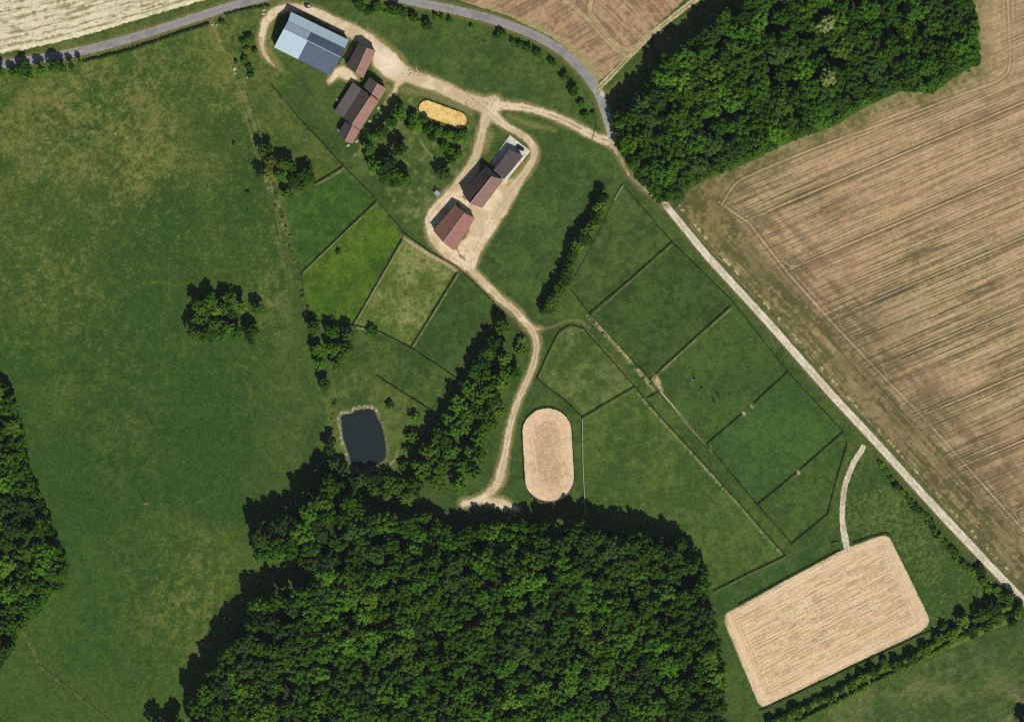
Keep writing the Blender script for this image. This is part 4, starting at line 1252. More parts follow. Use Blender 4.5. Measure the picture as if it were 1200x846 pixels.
tr = [(1034, 546, 3.2), (1039, 553, 4), (1043, 560, 3.2), (1050, 570, 5, 'd'), (1057, 577, 4.2), (1063, 583, 3.6), (1068, 590, 4), (1073, 595, 5, 'd'), (1080, 601, 4.4), (1086, 606, 4), (1091, 612, 5, 'd'), (1094, 621, 4.4), (1101, 630, 5), (1108, 637, 4.2), (1113, 643, 4.6), (1119, 647, 5, 'd'),
      (1120, 655, 4.4), (1128, 660, 5), (1134, 666, 4.6), (1140, 670, 5), (1148, 668, 7, 'd'), (1152, 681, 5.4), (1158, 690, 6), (1167, 692, 6), (1176, 699, 7)]
clump(tr, 'x', 'hedge_bush', 'green bush', 'along the pale farm track', LEFT, 'bushes along the farm track', M_LEAF_MID, (1.1, 1.6), SMALL, 1.2, cat='bush')
# low scrub on the rough strip between the pasture and the small paddocks
sc = []
for (x0, y0), (x1, y1) in (((322, 228), (340, 282)), ((338, 285), (352, 318)), ((354, 330), (362, 372)), ((392, 470), (388, 510))):
    for t in np.arange(0, 1.001, 0.21):
        t = t + veg.uniform(-0.08, 0.08)
        sc.append((x0 + (x1 - x0) * t + veg.uniform(-3.5, 3.5), y0 + (y1 - y0) * t + veg.uniform(-3, 3), veg.choice((1.0, 1.3, 1.6, 2.4))))
clump(sc, 'y', 'scrub_bush', 'low bush', 'on the strip left of the paddocks', TOP, 'low scrub left of the paddocks', M_LEAF_YEL, (0.9, 1.3), SMALL, 0.9, cat='bush')


def hedge_mesh(name, pts, width, height, mat, seed, step=2.2, gap=0.0):
    r = np.random.default_rng(seed)
    cl = []
    for a, b in zip(pts[:-1], pts[1:]):
        L = math.hypot(b[0] - a[0], b[1] - a[1])
        for t in np.arange(0, 1, step / L):
            if r.random() < gap:
                continue
            p = W(a[0] + (b[0] - a[0]) * t + r.normal() * 0.4, a[1] + (b[1] - a[1]) * t + r.normal() * 0.4)
            q = width * 0.5 * r.uniform(0.8, 1.25)
            cl.append((np.array([p.x, p.y, height - q * 0.8 + r.normal() * 0.08]), q))
            cl.append((np.array([p.x + r.normal() * 0.2, p.y + r.normal() * 0.2, q * 0.6]), q * 1.05))
    V, F = leaf_cloud(r, cl, 26, 0.22)
    return mesh_mixed(name, V, F, F[:, 2] == F[:, 3], mat)


o = link('hedge', hedge_mesh('hedge', [(99, 72.5), (125, 66.5), (150, 60), (176, 51.5), (200, 43), (222, 35.5), (246, 28.5)], 1.3, 1.5, M_LEAF_DARK, 5))
tag(o, 'long low dark hedge between the grey road and the big pasture', 'hedge')
o = link('hedge', hedge_mesh('hedge', [(263, 18), (280, 13.5), (300, 9.5), (316, 6.5)], 1.1, 1.3, M_LEAF_DARK, 6))
tag(o, 'short low hedge between the road and the drive above the blue barn', 'hedge')

for nm_, pts_, w_, h_, m_, sd_, lab_ in (
        ('hedge', [(1030, 541), (1050, 568), (1072, 594), (1100, 629), (1128, 660), (1152, 684), (1178, 702), (1196, 720)], 2.3, 1.1, M_LEAF_MID, 7, 'low leafy hedge line running beside the pale farm track to the right border'),
        ('hedge', [(902, 848), (935, 832), (970, 817), (1010, 793), (1052, 778), (1084, 761), (1115, 741), (1150, 722), (1196, 706)], 4.2, 3.0, M_LEAF_MID, 8, 'thick tall hedge line running below the big arena'),
        ('hedge', [(936, 845), (975, 826), (1015, 804), (1058, 784), (1090, 767), (1122, 749), (1156, 733), (1196, 716)], 3.4, 1.8, M_LEAF_MID, 13, 'lower light green hedge line on the meadow side below the big arena'),
        ('hedge', [(705, 234), (699, 258), (688, 276), (675, 298)], 3.0, 2.6, M_LEAF_MID, 9, 'upper stretch of dense hedge under the paddock hedgerow trees'),
        ('hedge', [(664, 328), (652, 346), (640, 365)], 3.0, 2.6, M_LEAF_MID, 10, 'lower stretch of dense hedge under the paddock hedgerow trees'),
        ('hedge', [(420, 9), (445, 14), (478, 22), (505, 30)], 2.4, 1.8, M_LEAF, 11, 'low scrubby hedge under the bushes inside the road bend'),
        ('hedge', [(482, 147), (500, 153), (524, 164), (540, 164)], 3.0, 2.2, M_LEAF_MID, 12, 'leafy hedge along the lower side of the yellow sand bed')):
    o = link(nm_, hedge_mesh(nm_, pts_, w_, h_, m_, sd_, step=1.7 if w_ < 3.3 else 2.2, gap=0.34 if sd_ in (7, 13) else 0.12))
    tag(o, lab_, 'hedge')
# ------------------------------------------------------------------ fences
M_WOOD = plain_mat('weathered_fence_wood', (74, 62, 50), 0.9, 0.25, 2.0, spec=0.1)
M_WOOD_PALE = plain_mat('pale_fence_wood', (150, 138, 116), 0.9, 0.2, 2.0, spec=0.1)
M_WHITE = plain_mat('white_paint', (186, 188, 178), 0.6, 0.08, 2.0)
_post = {}


def post_mesh(h, w, mat):
    k = (h, w, mat.name)
    if k not in _post:
        mb = MB()
        a = w / 2
        P = [(x, y, z) for z in (0, h - 0.06) for (x, y) in ((-a, -a), (a, -a), (a, a), (-a, a))] + [(0, 0, h)]
        mb.add(P, [(0, 3, 2, 1), (0, 1, 5, 4), (1, 2, 6, 5), (2, 3, 7, 6), (3, 0, 4, 7), (4, 5, 8), (5, 6, 8), (6, 7, 8), (7, 4, 8)])
        me = bpy.data.meshes.new('post')
        me.from_pydata(mb.v, [], mb.f)
        me.materials.append(mat)
        _post[k] = me
    return _post[k]


def fence(pts, label, group='paddock fences', mat=None, rails=((0.35, 0.22), (0.72, 0.22), (1.08, 0.22)), h=1.3, w=0.18, step=4.0, thick=0.06, name='paddock_fence', closed=False, cap=None):
    mat = mat or M_WOOD
    P = [W(x, y) for x, y in pts]
    if closed:
        P.append(P[0])
    root = empty(name, P[0])
    tag(root, label, 'fence', group)
    o0 = P[0]
    for z, rh in rails:
        mb = MB()
        for a, b in zip(P[:-1], P[1:]):
            mb.bar(a - o0 + Vector((0, 0, z)), b - o0 + Vector((0, 0, z)), thick, rh)
        mb.build('rail', mat, root)
    if cap:
        mb = MB()
        for a, b in zip(P[:-1], P[1:]):
            mb.bar(a - o0 + Vector((0, 0, h + 0.03)), b - o0 + Vector((0, 0, h + 0.03)), cap, 0.05)
        mb.build('top_rail', mat, root)
    # posts at an even spacing along the whole run
    L = [(b - a).length for a, b in zip(P[:-1], P[1:])]
    tot = sum(L)
    n = max(1, min(99, round(tot / step)))
    for i in range(n + (0 if closed else 1)):
        s = tot * i / n
        for (a, b), l in zip(zip(P[:-1], P[1:]), L):
            if s <= l + 1e-6:
                q = a + (b - a) * (s / l) - o0
                break
            s -= l
        p = link('post', post_mesh(h, w, mat), root, q)
        p.rotation_euler.z = math.atan2(b.y - a.y, b.x - a.x)
    return root


F = fence
F([(318, 100), (332, 115), (350, 139), (378, 168), (403, 196)], 'dark fence running from the blue barn down to the first side fence')
F([(403, 196), (442, 235.5)], 'dark fence above the upper left paddock, between two side fences')
F([(442, 235.5), (474, 274)], 'dark fence along the top of the bright green paddock')
F([(474, 274), (501, 294), (535, 313), (565, 341), (592, 369)], 'dark fence between the pale paddocks and the gravel drive')
F([(401, 197), (386, 206), (369, 216)], 'short fence running from the long fence to the ragged trees')
F([(441, 236.5), (397, 279), (354, 320.5)], 'fence between the upper left paddock and the bright green paddock', mat=M_WOOD)
F([(473, 278), (444, 330), (414, 381)], 'fence with a pale worn edge between bright green and pale paddocks')
F([(535.5, 321), (509, 364), (483, 406)], 'fence between the pale paddock and the dark paddock by the drive')
F([(414, 381.5), (447, 390), (483, 409), (512, 428), (540, 447)], 'fence along the bottom of the pale and dark paddocks')
F([(363, 376), (390, 378.5), (414, 381.5)], 'fence along the bottom of the bright green paddock')
F([(442, 441), (478, 464), (515, 487)], 'fence crossing the meadow above the pond to the tree belt')
F([(353, 321), (357, 348), (363, 375)], 'fence along the scrubby left edge of the bright green paddock')
G2 = 'fences of the right-hand paddocks'
F([(731, 218.5), (758, 250), (787, 283.5)], 'fence along the farm track side of the top right paddock', G2)
F([(787.5, 284), (822, 318), (857, 352)], 'fence along the farm track side of the largest dark paddock', G2)
F([(857, 352), (891, 395), (923, 436)], 'fence along the farm track side of the paddock with the horses', G2)
F([(923, 436), (956, 472), (988, 506)], 'fence along the farm track side of the paddock below the horses', G2)
F([(988, 506), (993, 520), (978, 571), (970, 603)], 'fence bending beside the short pale arena track', G2)
F([(970, 603), (928, 637.5)], 'lowest short fence closing the last right-hand paddock', G2)
F([(667, 338), (691, 367.5)], 'short fence at the foot of the paddock hedgerow', G2)
F([(719, 237), (694, 289), (667, 338)], 'fence hugging the right side of the paddock hedgerow', G2, rails=((0.5, 0.1), (1.0, 0.12)))
F([(787, 285), (740, 327), (692, 367.5)], 'fence between the top right paddock and the largest dark paddock', G2)
F([(856, 359.5), (809, 402), (763, 444.5)], 'fence between the largest dark paddock and the paddock with the horses', G2)
F([(923, 437), (884, 473)], 'upper part of the fence below the horses, right of its gap', G2)
F([(870, 486), (829, 520.5)], 'lower part of the fence below the horses, left of its gap', G2)
F([(988, 507), (938, 551)], 'upper part of the last cross fence, right of its gap', G2)
F([(934, 554), (888, 592)], 'lower part of the last cross fence, left of its gap', G2)
F([(691, 368), (728, 408), (762, 445)], 'fence on the right side of the pale grass lane, upper stretch', G2)
F([(773, 461), (800, 491), (828.5, 521)], 'fence right of the lane below the sandy gateway', G2)
F([(828.5, 521), (888, 592), (928, 637.5)], 'fence right of the lane along the two lowest paddocks', G2)
F([(684, 385.5), (714, 419), (744, 453.5)], 'fence left of the lane along the rounded paddock', G2)
F([(744, 453.5), (778, 493.5), (823, 541.5), (868, 592), (921, 651.5)], 'long fence left of the lane along the lower pasture', G2)
F([(921, 651.5), (880, 671), (836, 693)], 'fence between the lower pasture and the big arena', G2)
F([(759, 467), (772, 460)], 'short cross fence closing the grass lane', G2)
F(smooth([(629.5, 443.5), (641, 418), (652, 395), (660, 386), (671, 382), (684, 385.5)], 3), 'curved fence round the top of the rounded paddock', G2)
F([(629.5, 443.5), (642, 455), (657, 466), (671, 477), (682, 490)], 'fence from the drive down to the corner right of the oval ring', G2)
F([(682, 490), (714, 471), (744, 453.7)], 'fence along the bottom of the rounded paddock', G2)
F([(33, 747), (48, 780), (90, 812), (134, 849)], 'sagging old fence in the lower left corner of the pasture', 'old pasture fence', rails=((0.5, 0.1), (1.0, 0.1)), step=5)
WT = dict(mat=M_WHITE, rails=((0.6, 0.12), (1.1, 0.12)), w=0.18, cap=0.2, name='white_fence')
F([(682.5, 491.5), (683, 541), (686, 606)], 'white fence running straight down right of the oval ring', None, **WT)
F([(730.5, 217.5), (725, 226), (720.5, 234.5)], 'short white fence at the top corner of the right-hand paddocks', None, **WT)


def stadium(a, b, r, n=16):
    a, b = Vector(a), Vector(b)
    d = (b - a).normalized()
    q = Vector((-d.y, d.x))
    out = []
    for c, s in ((b, 1), (a, -1)):
        for k in range(n + 1):
            t = math.pi * k / n
            out.append(tuple(c + (q * math.cos(t) + d * math.sin(t)) * r * s))
    return out


F(stadium(OVAL_A, OVAL_B, OVAL_R + 0.8), 'dark railing all round the oval riding ring', None, step=2.6, closed=True, name='ring_fence', h=1.4, rails=((0.3, 0.25), (0.72, 0.25), (1.15, 0.25)))
F(stadium(PEN_A, PEN_B, PEN_R + 0.5), 'low dark boards edging the yellow sand bed', None, step=3, closed=True, name='board_edging', h=1.0, rails=((0.25, 0.3), (0.7, 0.3)))


def offset_poly(poly, d):
    c = np.mean(np.array(poly), 0)
    return [tuple(np.array(p) + (np.array(p) - c) / np.linalg.norm(np.array(p) - c) * d) for p in poly]


AF = dict(name='arena_fence', h=1.3, rails=((0.3, 0.25), (0.72, 0.25), (1.12, 0.25)))
F([(1000, 637), (1020, 629.5), (1039, 625.0), (1045, 629.5), (1064, 668), (1080, 705)], 'dark fence round the top right corner of the big arena', 'arena fences', **AF)
F([(985, 644.5), (930, 673.5), (866, 708.5)], 'dark fence along the upper left edge of the big arena', 'arena fences', **AF)
F([(1096, 738), (1077, 745), (1000, 781), (940, 810), (890, 833)], 'dark fence along the lower edge of the big arena', 'arena fences', **AF)
F([(987, 643), (984, 636.5), (980, 634.5), (974, 637), (975.5, 641)], 'small bent fence pen beside the arena entrance', None, name='fence_pen')

# field gate across the link drive
root = empty('field_gate', W(694.5, 164))
tag(root, 'metal field gate standing across the narrow drive near the road', 'gate')
a, b2 = Vector((0, 0, 0)), W(699.5, 147.5) - W(694.5, 164)
mb = MB()
for z in (0.35, 0.6, 0.85, 1.1, 1.3):
    mb.bar(a + Vector((0, 0, z)), b2 + Vector((0, 0, z)), 0.06, 0.06)
mb.bar(Vector((0, 0, 0.3)), b2 + Vector((0, 0, 1.3)), 0.05, 0.05)
mb.build('gate_bars', plain_mat('dark_steel', (70, 72, 74), 0.5, 0.1, 3, 0.5), root)
for p in (a, b2):
    link('post', post_mesh(1.5, 0.25, M_WOOD), root, p)

# ------------------------------------------------------------------ buildings
M_WALL_W = plain_mat('cream_render', (186, 178, 160), 0.9, 0.12, 0.8)
M_WALL_S = plain_mat('grey_stone', (140, 130, 114), 0.95, 0.25, 1.6, bump=0.2)
M_WALL_M = roof_mat('grey_cladding', (120, 128, 134), 0.4, True)
M_TILE_R_SHADE = roof_mat('red_brown_tiles_shaded', (124, 88, 78), 0.62, False, 0.12, 0.20)  # duller copy of the tiles, shade of the left slope painted in
M_TILE_SHADE = roof_mat('brown_tiles_shaded', (84, 74, 70), 0.62, False, 0.10, 0.22)  # house tiles with the shade of the left slopes put into the colour
M_TILE_LIT = roof_mat('rosy_tiles_sunlit', (138, 104, 94), 0.62, False, 0.12, 0.18)  # the same tiles toned as the sunlit right slopes
M_TILE_G = roof_mat('grey_brown_fibre_roof', (100, 92, 86), 0.9, True, 0.10, 0.22)
M_TILE_C_SHADE = roof_mat('brown_roof_shaded', (92, 74, 70), 0.9, True, 0.12, 0.20)  # darker copy of one brown roof, left-slope shade put into the colour
M_METAL_P = roof_mat('pale_blue_metal', (164, 182, 194), 0.55, True, 0.03, 0.08, 0.55)
M_METAL_G = roof_mat('pale_blue_metal_greyed', (150, 166, 178), 0.55, True, 0.03, 0.16, 0.6)  # pale metal greyed for shade on the barn's upper slope; also the shed roof
M_METAL_D = roof_mat('slate_blue_metal', (76, 88, 108), 0.55, True, 0.03, 0.16, 0.55)
M_RIDGE = plain_mat('ridge_mortar', (172, 150, 136), 0.9, 0.2, 2.0)
M_RIDGE_G = plain_mat('ridge_metal', (160, 166, 172), 0.6, 0.1, 2.0)
M_GLASS = plain_mat('dark_window_glass', (34, 40, 46), 0.1, 0.05, 1.0, spec=0.5)
M_DOOR = plain_mat('brown_door', (92, 66, 46), 0.7, 0.15, 2.0)
M_FRAME = plain_mat('window_frame', (210, 208, 200), 0.6, 0.05, 2.0)
M_BRICK = plain_mat('chimney_brick', (140, 84, 66), 0.9, 0.25, 4.0)


def opening(root, p, ang, w, h, z, kind):
    """A window (frame > pane) or a door (> handle) on a wall at p; ang points out of the wall."""
    n = Vector((math.cos(ang), math.sin(ang), 0))
    u = Vector((-n.y, n.x, 0))
    c = Vector((p[0], p[1], z)) + n * 0.02
    if kind == 'window':
        mb = MB()
        for s in (-1, 1):
            mb.box(c + u * s * (w / 2 - 0.05), (0.12, 0.1, h), ang)
            mb.box(c + Vector((0, 0, s * (h / 2 - 0.05))), (0.119, w - 0.2, 0.1), ang)
        f = mb.build('window', M_FRAME, root)
        mb = MB()
        mb.box(c, (0.06, w - 0.2, h - 0.2), ang)
        mb.build('pane', M_GLASS, f)
    else:
        mb = MB()
        mb.box(c, (0.12, w, h), ang)
        f = mb.build('door', M_DOOR, root)
        mb = MB()
        mb.box(c + n * 0.10 + u * (w * 0.4), (0.08, 0.05, 0.2), ang)
        mb.build('handle', M_RIDGE_G, f)


def gable(root, base, ridge, left, right, hr, hl, hrr, mats, wall=None, ridge_mat=None, inset=0.35, t=0.16, openings=True, ridge_cap=True, door_side=1):
    """A pitched roof on walls. ridge/left/right are pairs of plan points (map units) listed from end A to end B."""
    P = lambda q, z: W(q[0], q[1], z) - base
    rA, rB = P(ridge[0], hr), P(ridge[1], hr)
    lA, lB = P(left[0], hl), P(left[1], hl)
    eA, eB = P(right[0], hrr), P(right[1], hrr)
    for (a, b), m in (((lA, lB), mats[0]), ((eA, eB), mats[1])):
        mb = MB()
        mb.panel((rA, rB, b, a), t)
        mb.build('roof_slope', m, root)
    if ridge_cap:
        mb = MB()
        up = Vector((0, 0, 0.04))
        mb.bar(rA + up, rB + up, 0.34, 0.12)
        mb.build('ridge_cap', ridge_mat or M_RIDGE, root)
    # walls, set in from the roof edge
    ax = (rB - rA).normalized()
    cen = (lA + lB + eA + eB) / 4

    def ins(p, s, dz):
        side = (cen - p)
        side -= ax * side.dot(ax)
        side.z = 0
        q = p + ax * inset * s + side.normalized() * inset * 1.0
        return Vector((q.x, q.y, p.z - dz))

    drop = t + 0.03
    A = [ins(lA, 1, drop), Vector((*(rA + ax * inset).xy, hr - drop)), ins(eA, 1, drop)]
    B = [ins(lB, -1, drop), Vector((*(rB - ax * inset).xy, hr - drop)), ins(eB, -1, drop)]
    for q in (A, B):
        # keep the wall tops under the roof planes
        q[0].z += (hr - hl) * inset / max(0.5, (q[1] - q[0]).xy.length + inset)
        q[2].z += (hr - hrr) * inset / max(0.5, (q[1] - q[2]).xy.length + inset)
    mb = MB()
    V = []
    for q in (A, B):
        V += [Vector((q[0].x, q[0].y, 0)), q[0], q[1], q[2], Vector((q[2].x, q[2].y, 0))]
    mb.add(V, [(0, 1, 2, 3, 4), (9, 8, 7, 6, 5), (0, 5, 6, 1), (4, 3, 8, 9)],
           [[(v.y, v.z) for v in V[0:5]], [(v.y, v.z) for v in V[5:10]], [(0, 0)] * 4, [(0, 0)] * 4])
    mb.build('wall', wall or M_WALL_W, root)
    if openings:
        for side, (a, b, hh) in ((-1, (A[0], B[0], hl)), (1, (A[2], B[2], hrr))):
            d = (b - a)
            L = d.xy.length
            out = Vector(((a - cen).x, (a - cen).y, 0))
            out -= Vector((ax.x, ax.y, 0)) * out.dot(ax)
            ang = math.atan2(out.y, out.x)
            k = max(2, int(L / 4.2))
            for i in range(k):
                f = (i + 0.5) / k
                p = a + d * f
                if side == door_side and i == k // 2:
                    opening(root, p, ang, 1.5, 2.1, 1.06, 'door')
                else:
                    opening(root, p, ang, 1.1, 1.1, 1.6, 'window')
    return A, B


# --- the big blue barn: a main roof in four sheets and a lean-to along its upper side
base = W(365, 52)
barn = empty('barn', base)
tag(barn, 'large barn with a patchwork of pale and slate blue metal roof sheets', 'barn')
mix = lambda a, b, k: (a[0] + (b[0] - a[0]) * k, a[1] + (b[1] - a[1]) * k)
rA, rB = (334.0, 35.8), (400.0, 69.0)
bA, bB = (338.4, 26.8), (405.0, 58.5)
uA, uB = (341.7, 15.4), (409.3, 48.3)
lA, lB = (321.8, 56.8), (388.3, 90.0)
HR, HB, HU, HL = 9.6, 7.6, 5.6, 5.4
PB = lambda q, z: W(q[0], q[1], z) - base
km = 0.42
for k0, k1, m in ((0, 0.40, M_METAL_G), (0.40, 1, M_METAL_D)):
    mb = MB()
    mb.panel((PB(mix(rA, rB, k0), HR), PB(mix(rA, rB, k1), HR), PB(mix(bA, bB, k0), HB), PB(mix(bA, bB, k0), HB)) if False else
             (PB(mix(rA, rB, k0), HR), PB(mix(rA, rB, k1), HR), PB(mix(bA, bB, k1), HB), PB(mix(bA, bB, k0), HB)), 0.14)
    mb.build('roof_sheet', m, barn)
for k0, k1, m in ((0, km, M_METAL_P), (km, 1, M_METAL_D)):
    mb = MB()
    mb.panel((PB(mix(rA, rB, k0), HR), PB(mix(rA, rB, k1), HR), PB(mix(lA, lB, k1), HL), PB(mix(lA, lB, k0), HL)), 0.14)
    mb.build('roof_sheet', m, barn)
mb = MB()
mb.panel((PB(bA, HB - 0.2), PB(bB, HB - 0.2), PB(uB, HU), PB(uA, HU)), 0.14)
mb.build('lean_to_roof', M_METAL_P, barn)
mb = MB()
mb.bar(PB(rA, HR + 0.05), PB(rB, HR + 0.05), 0.4, 0.12)
mb.build('ridge_cap', M_RIDGE_G, barn)
ax = (PB(rB, 0) - PB(rA, 0)).normalized()
V = []
for s, (u_, b_, r_, l_) in ((1, (uA, bA, rA, lA)), (-1, (uB, bB, rB, lB))):
    o_ = ax * 0.4 * s
    n_ = (PB(l_, 0) - PB(u_, 0)).normalized()
    V += [PB(l_, 0) + o_ - n_ * 0.4, PB(l_, HL - 0.12) + o_ - n_ * 0.4, PB(r_, HR - 0.2) + o_, PB(b_, HB - 0.42) + o_, PB(u_, HU - 0.12) + o_ + n_ * 0.4, PB(u_, 0) + o_ + n_ * 0.4]
mb = MB()
mb.add(V, [(0, 1, 2, 3, 4, 5), (11, 10, 9, 8, 7, 6), (0, 6, 7, 1), (5, 4, 10, 11)], [[((v - V[0]).dot(ax) if i > 1 else v.y, v.z) for v in (V[0:6], V[6:12], (V[0], V[6], V[7], V[1]), (V[5], V[4], V[10], V[11]))[i]] for i in range(4)])
mb.build('wall', M_WALL_M, barn)
nl = (PB(lA, 0) - PB(uA, 0)).normalized()
for f in (0.2, 0.5, 0.8):
    p = V[0] + (V[6] - V[0]) * f
    opening(barn, p, math.atan2(nl.y, nl.x), 3.6, 3.4, 1.72, 'door')
for f in (0.15, 0.38, 0.62, 0.85):
    p = V[5] + (V[11] - V[5]) * f
    opening(barn, p, math.atan2(-nl.y, -nl.x), 1.6, 0.9, 2.6, 'window')

# --- small brown house right of the barn
base = W(423, 72)
h = empty('house', base)
tag(h, 'small house with shaded and sunlit rosy roof halves between the blue barn and the farmhouse', 'house')
gable(h, base, [(431.0, 58.2), (417.6, 87.6)], [(420.8, 52.4), (405.8, 78.4)], [(440.8, 60.8), (426.0, 93.0)], 8.4, 5.2, 5.2, (M_TILE_SHADE, M_TILE_LIT), M_WALL_S)

# --- the long farmhouse in three lengths with a lean-to
base = W(425, 130)
h = empty('farmhouse', base)
tag(h, 'long farmhouse in three lengths, shaded left slopes and sunlit rosy right slopes', 'farmhouse')
gable(h, base, [(443.2, 99.6), (436.6, 111.9)], [(433.8, 91.5), (426.2, 102.8)], [(453.5, 104.6), (445.4, 118.4)], 7.2, 5.0, 5.0, (M_TILE_SHADE, M_TILE_LIT), M_WALL_W)
gable(h, base, [(435.8, 113.2), (413.2, 147.6)], [(424.4, 105.6), (402.8, 139.4)], [(444.0, 119.6), (422.6, 153.2)], 8.0, 4.6, 4.6, (M_TILE_SHADE, M_TILE_LIT), M_WALL_W)
gable(h, base, [(414.0, 148.6), (405.2, 166.8)], [(405.0, 143.2), (396.9, 156.3)], [(422.0, 154.2), (413.2, 169.4)], 6.6, 4.0, 4.0, (M_TILE_SHADE, M_TILE_LIT), M_WALL_W, openings=False)
P = lambda x, y, z: W(x, y, z) - base
mb = MB()
mb.panel((P(424.2, 105.4, 4.7), P(402.7, 139.2, 4.7), P(391.8, 131.8, 3.1), P(413.8, 97.2, 3.1)), 0.14)
mb.build('lean_to_roof', M_TILE_G, h)
mb = MB()
q = [P(423.4, 106.2, 0), P(403.3, 138.0, 0), P(393.0, 131.2, 0), P(413.6, 98.6, 0)]
V = q + [Vector((v.x, v.y, z)) for v, z in zip(q, (4.4, 4.4, 3.0, 3.0))]
mb.add(V, [(1, 2, 6, 5), (2, 3, 7, 6), (3, 0, 4, 7)])
mb.build('lean_to_wall', M_WALL_S, h)
for (x, y) in ((434.5, 115.5),):
    mb = MB()
    mb.box(P(x, y, 8.0), (0.9, 0.7, 1.9), 0.6)
    c = mb.build('chimney', M_BRICK, h)
    mb = MB()
    mb.tube(P(x, y, 8.95), P(x, y, 9.35), 0.2, 0.16, 8)
    mb.build('chimney_pot', M_BRICK, c)

# --- house in the drive loop: steep dark house and a low shed joined to its upper end
base = W(566, 220)
h = empty('house', base)
tag(h, 'steep dark-roofed house with a low annex reaching to the concrete yard', 'house')
gable(h, base, [(576.4, 208.2), (551.2, 239.8)], [(570.2, 195.4), (542.0, 226.6)], [(590.2, 211.6), (565.2, 244.6)], 10.6, 5.6, 5.6, (M_TILE_C_SHADE, roof_mat('brown_roof_sunlit', (122, 96, 88), 0.9, True, 0.12, 0.18)), M_WALL_S)  # right slope is a brighter copy of the brown, sunlight painted in
mb = MB()
mb.panel((P := (lambda x, y, z: W(x, y, z) - base))(597.4, 176.2, 3.2) and (P(578.4, 200.2, 4.8), P(597.4, 176.2, 4.8), P(613.4, 183.4, 5.1), P(590.6, 211.2, 5.1)), 0.14)
mb.build('annex_roof', roof_mat('dark_annex_roof', (84, 74, 74), 0.9, True, 0.10, 0.2), h)
mb = MB()
q = [P(579.4, 200.2, 0), P(597.6, 177.4, 0), P(612.2, 184.0, 0), P(590.8, 210.0, 0)]
V = q + [Vector((v.x, v.y, z)) for v, z in zip(q, (4.62, 4.62, 4.9, 4.9))]
mb.add(V, [(0, 1, 5, 4), (1, 2, 6, 5), (2, 3, 7, 6), (3, 0, 4, 7)])
mb.build('annex_wall', M_WALL_S, h)
# concrete yard
mb = MB()
q = [W(597.6, 158.6), W(621.8, 177.4), W(591.4, 214.5), W(575.6, 190.5)]
mb.add([Vector((v.x, v.y, 0.0)) for v in q] + [Vector((v.x, v.y, 0.12)) for v in q], [(4, 7, 6, 5), (0, 1, 5, 4), (1, 2, 6, 5), (2, 3, 7, 6), (3, 0, 4, 7)])
o = mb.build('pavement', plain_mat('pale_concrete', (196, 190, 176), 0.9, 0.22, 0.6))
o['kind'] = 'structure'

# --- red-brown house at the bend of the drive
base = W(532, 267)
h = empty('house', base)
tag(h, 'red-brown pitched-roof house standing alone inside the bend of the drive', 'house')
gable(h, base, [(544.9, 250.7), (519.6, 284.8)], [(533.7, 240.6), (507.8, 270.4)], [(557.0, 256.2), (532.0, 294.4)], 7.6, 4.7, 4.7, (M_TILE_R_SHADE, roof_mat('red_brown_tiles_sunlit', (140, 98, 88), 0.62, False, 0.12, 0.18)), M_WALL_W)  # right slope repeats the tiles, brightened as if sunlit

# --- small shed
base = W(512.3, 227)
sh = empty('garden_shed', base)
tag(sh, 'tiny shed with a pale grey roof beside the dark garden tree', 'shed')
P = lambda x, y, z: W(x, y, z) - base
mb = MB()
mb.panel((P(508.3, 226.6, 2.1), P(512.2, 222.9, 2.1), P(516.4, 227.6, 2.5), P(512.6, 231.0, 2.5)), 0.08)
mb.build('roof', M_METAL_G, sh)
q = [P(508.9, 226.7, 0), P(512.2, 223.5, 0), P(515.8, 227.5, 0), P(512.5, 230.4, 0)]
V = q + [Vector((v.x, v.y, z)) for v, z in zip(q, (2.0, 2.0, 2.38, 2.38))]
mb = MB()
mb.add(V, [(0, 1, 5, 4), (1, 2, 6, 5), (2, 3, 7, 6), (3, 0, 4, 7)])
mb.build('wall', M_WOOD, sh)
d = (V[2] + V[3]) / 2
n = (V[2] - V[1])
opening(sh, d, math.atan2(n.y, n.x), 0.8, 1.7, 0.88, 'door')
mb = MB()
mb.panel((P(509.2, 221.6, 1.3), P(511.6, 219.6, 1.3), P(512.6, 221.0, 1.5), P(509.8, 223.6, 1.5)), 0.06)
mb.build('side_roof', M_DOOR, sh)

# ------------------------------------------------------------------ vehicles and small things
M_CAR = plain_mat('black_car_paint', (22, 23, 26), 0.25, 0.03, 2, 0.2, 0.6)
M_TYRE = plain_mat('rubber', (26, 26, 26), 0.9, 0.1, 4)
M_RIM = plain_mat('alloy', (150, 152, 156), 0.35, 0.05, 4, 0.7)
M_LAMP = plain_mat('lamp_glass', (220, 220, 210), 0.15, 0.02, 4)
M_RED = plain_mat('red_lamp', (130, 24, 20), 0.3, 0.02, 4)


def wheel(root, x, y, r=0.33, w=0.22):
    mb = MB()
    mb.tube((x, y - w / 2, r), (x, y + w / 2, r), r, r, 16)
    t_ = mb.build('wheel', M_TYRE, root)
    mb = MB()
    s = 1 if y > 0 else -1
    mb.tube((x, y + s * w / 2, r), (x, y + s * (w / 2 + 0.015), r), r * 0.62, r * 0.55, 12)
    mb.build('rim', M_RIM, t_)


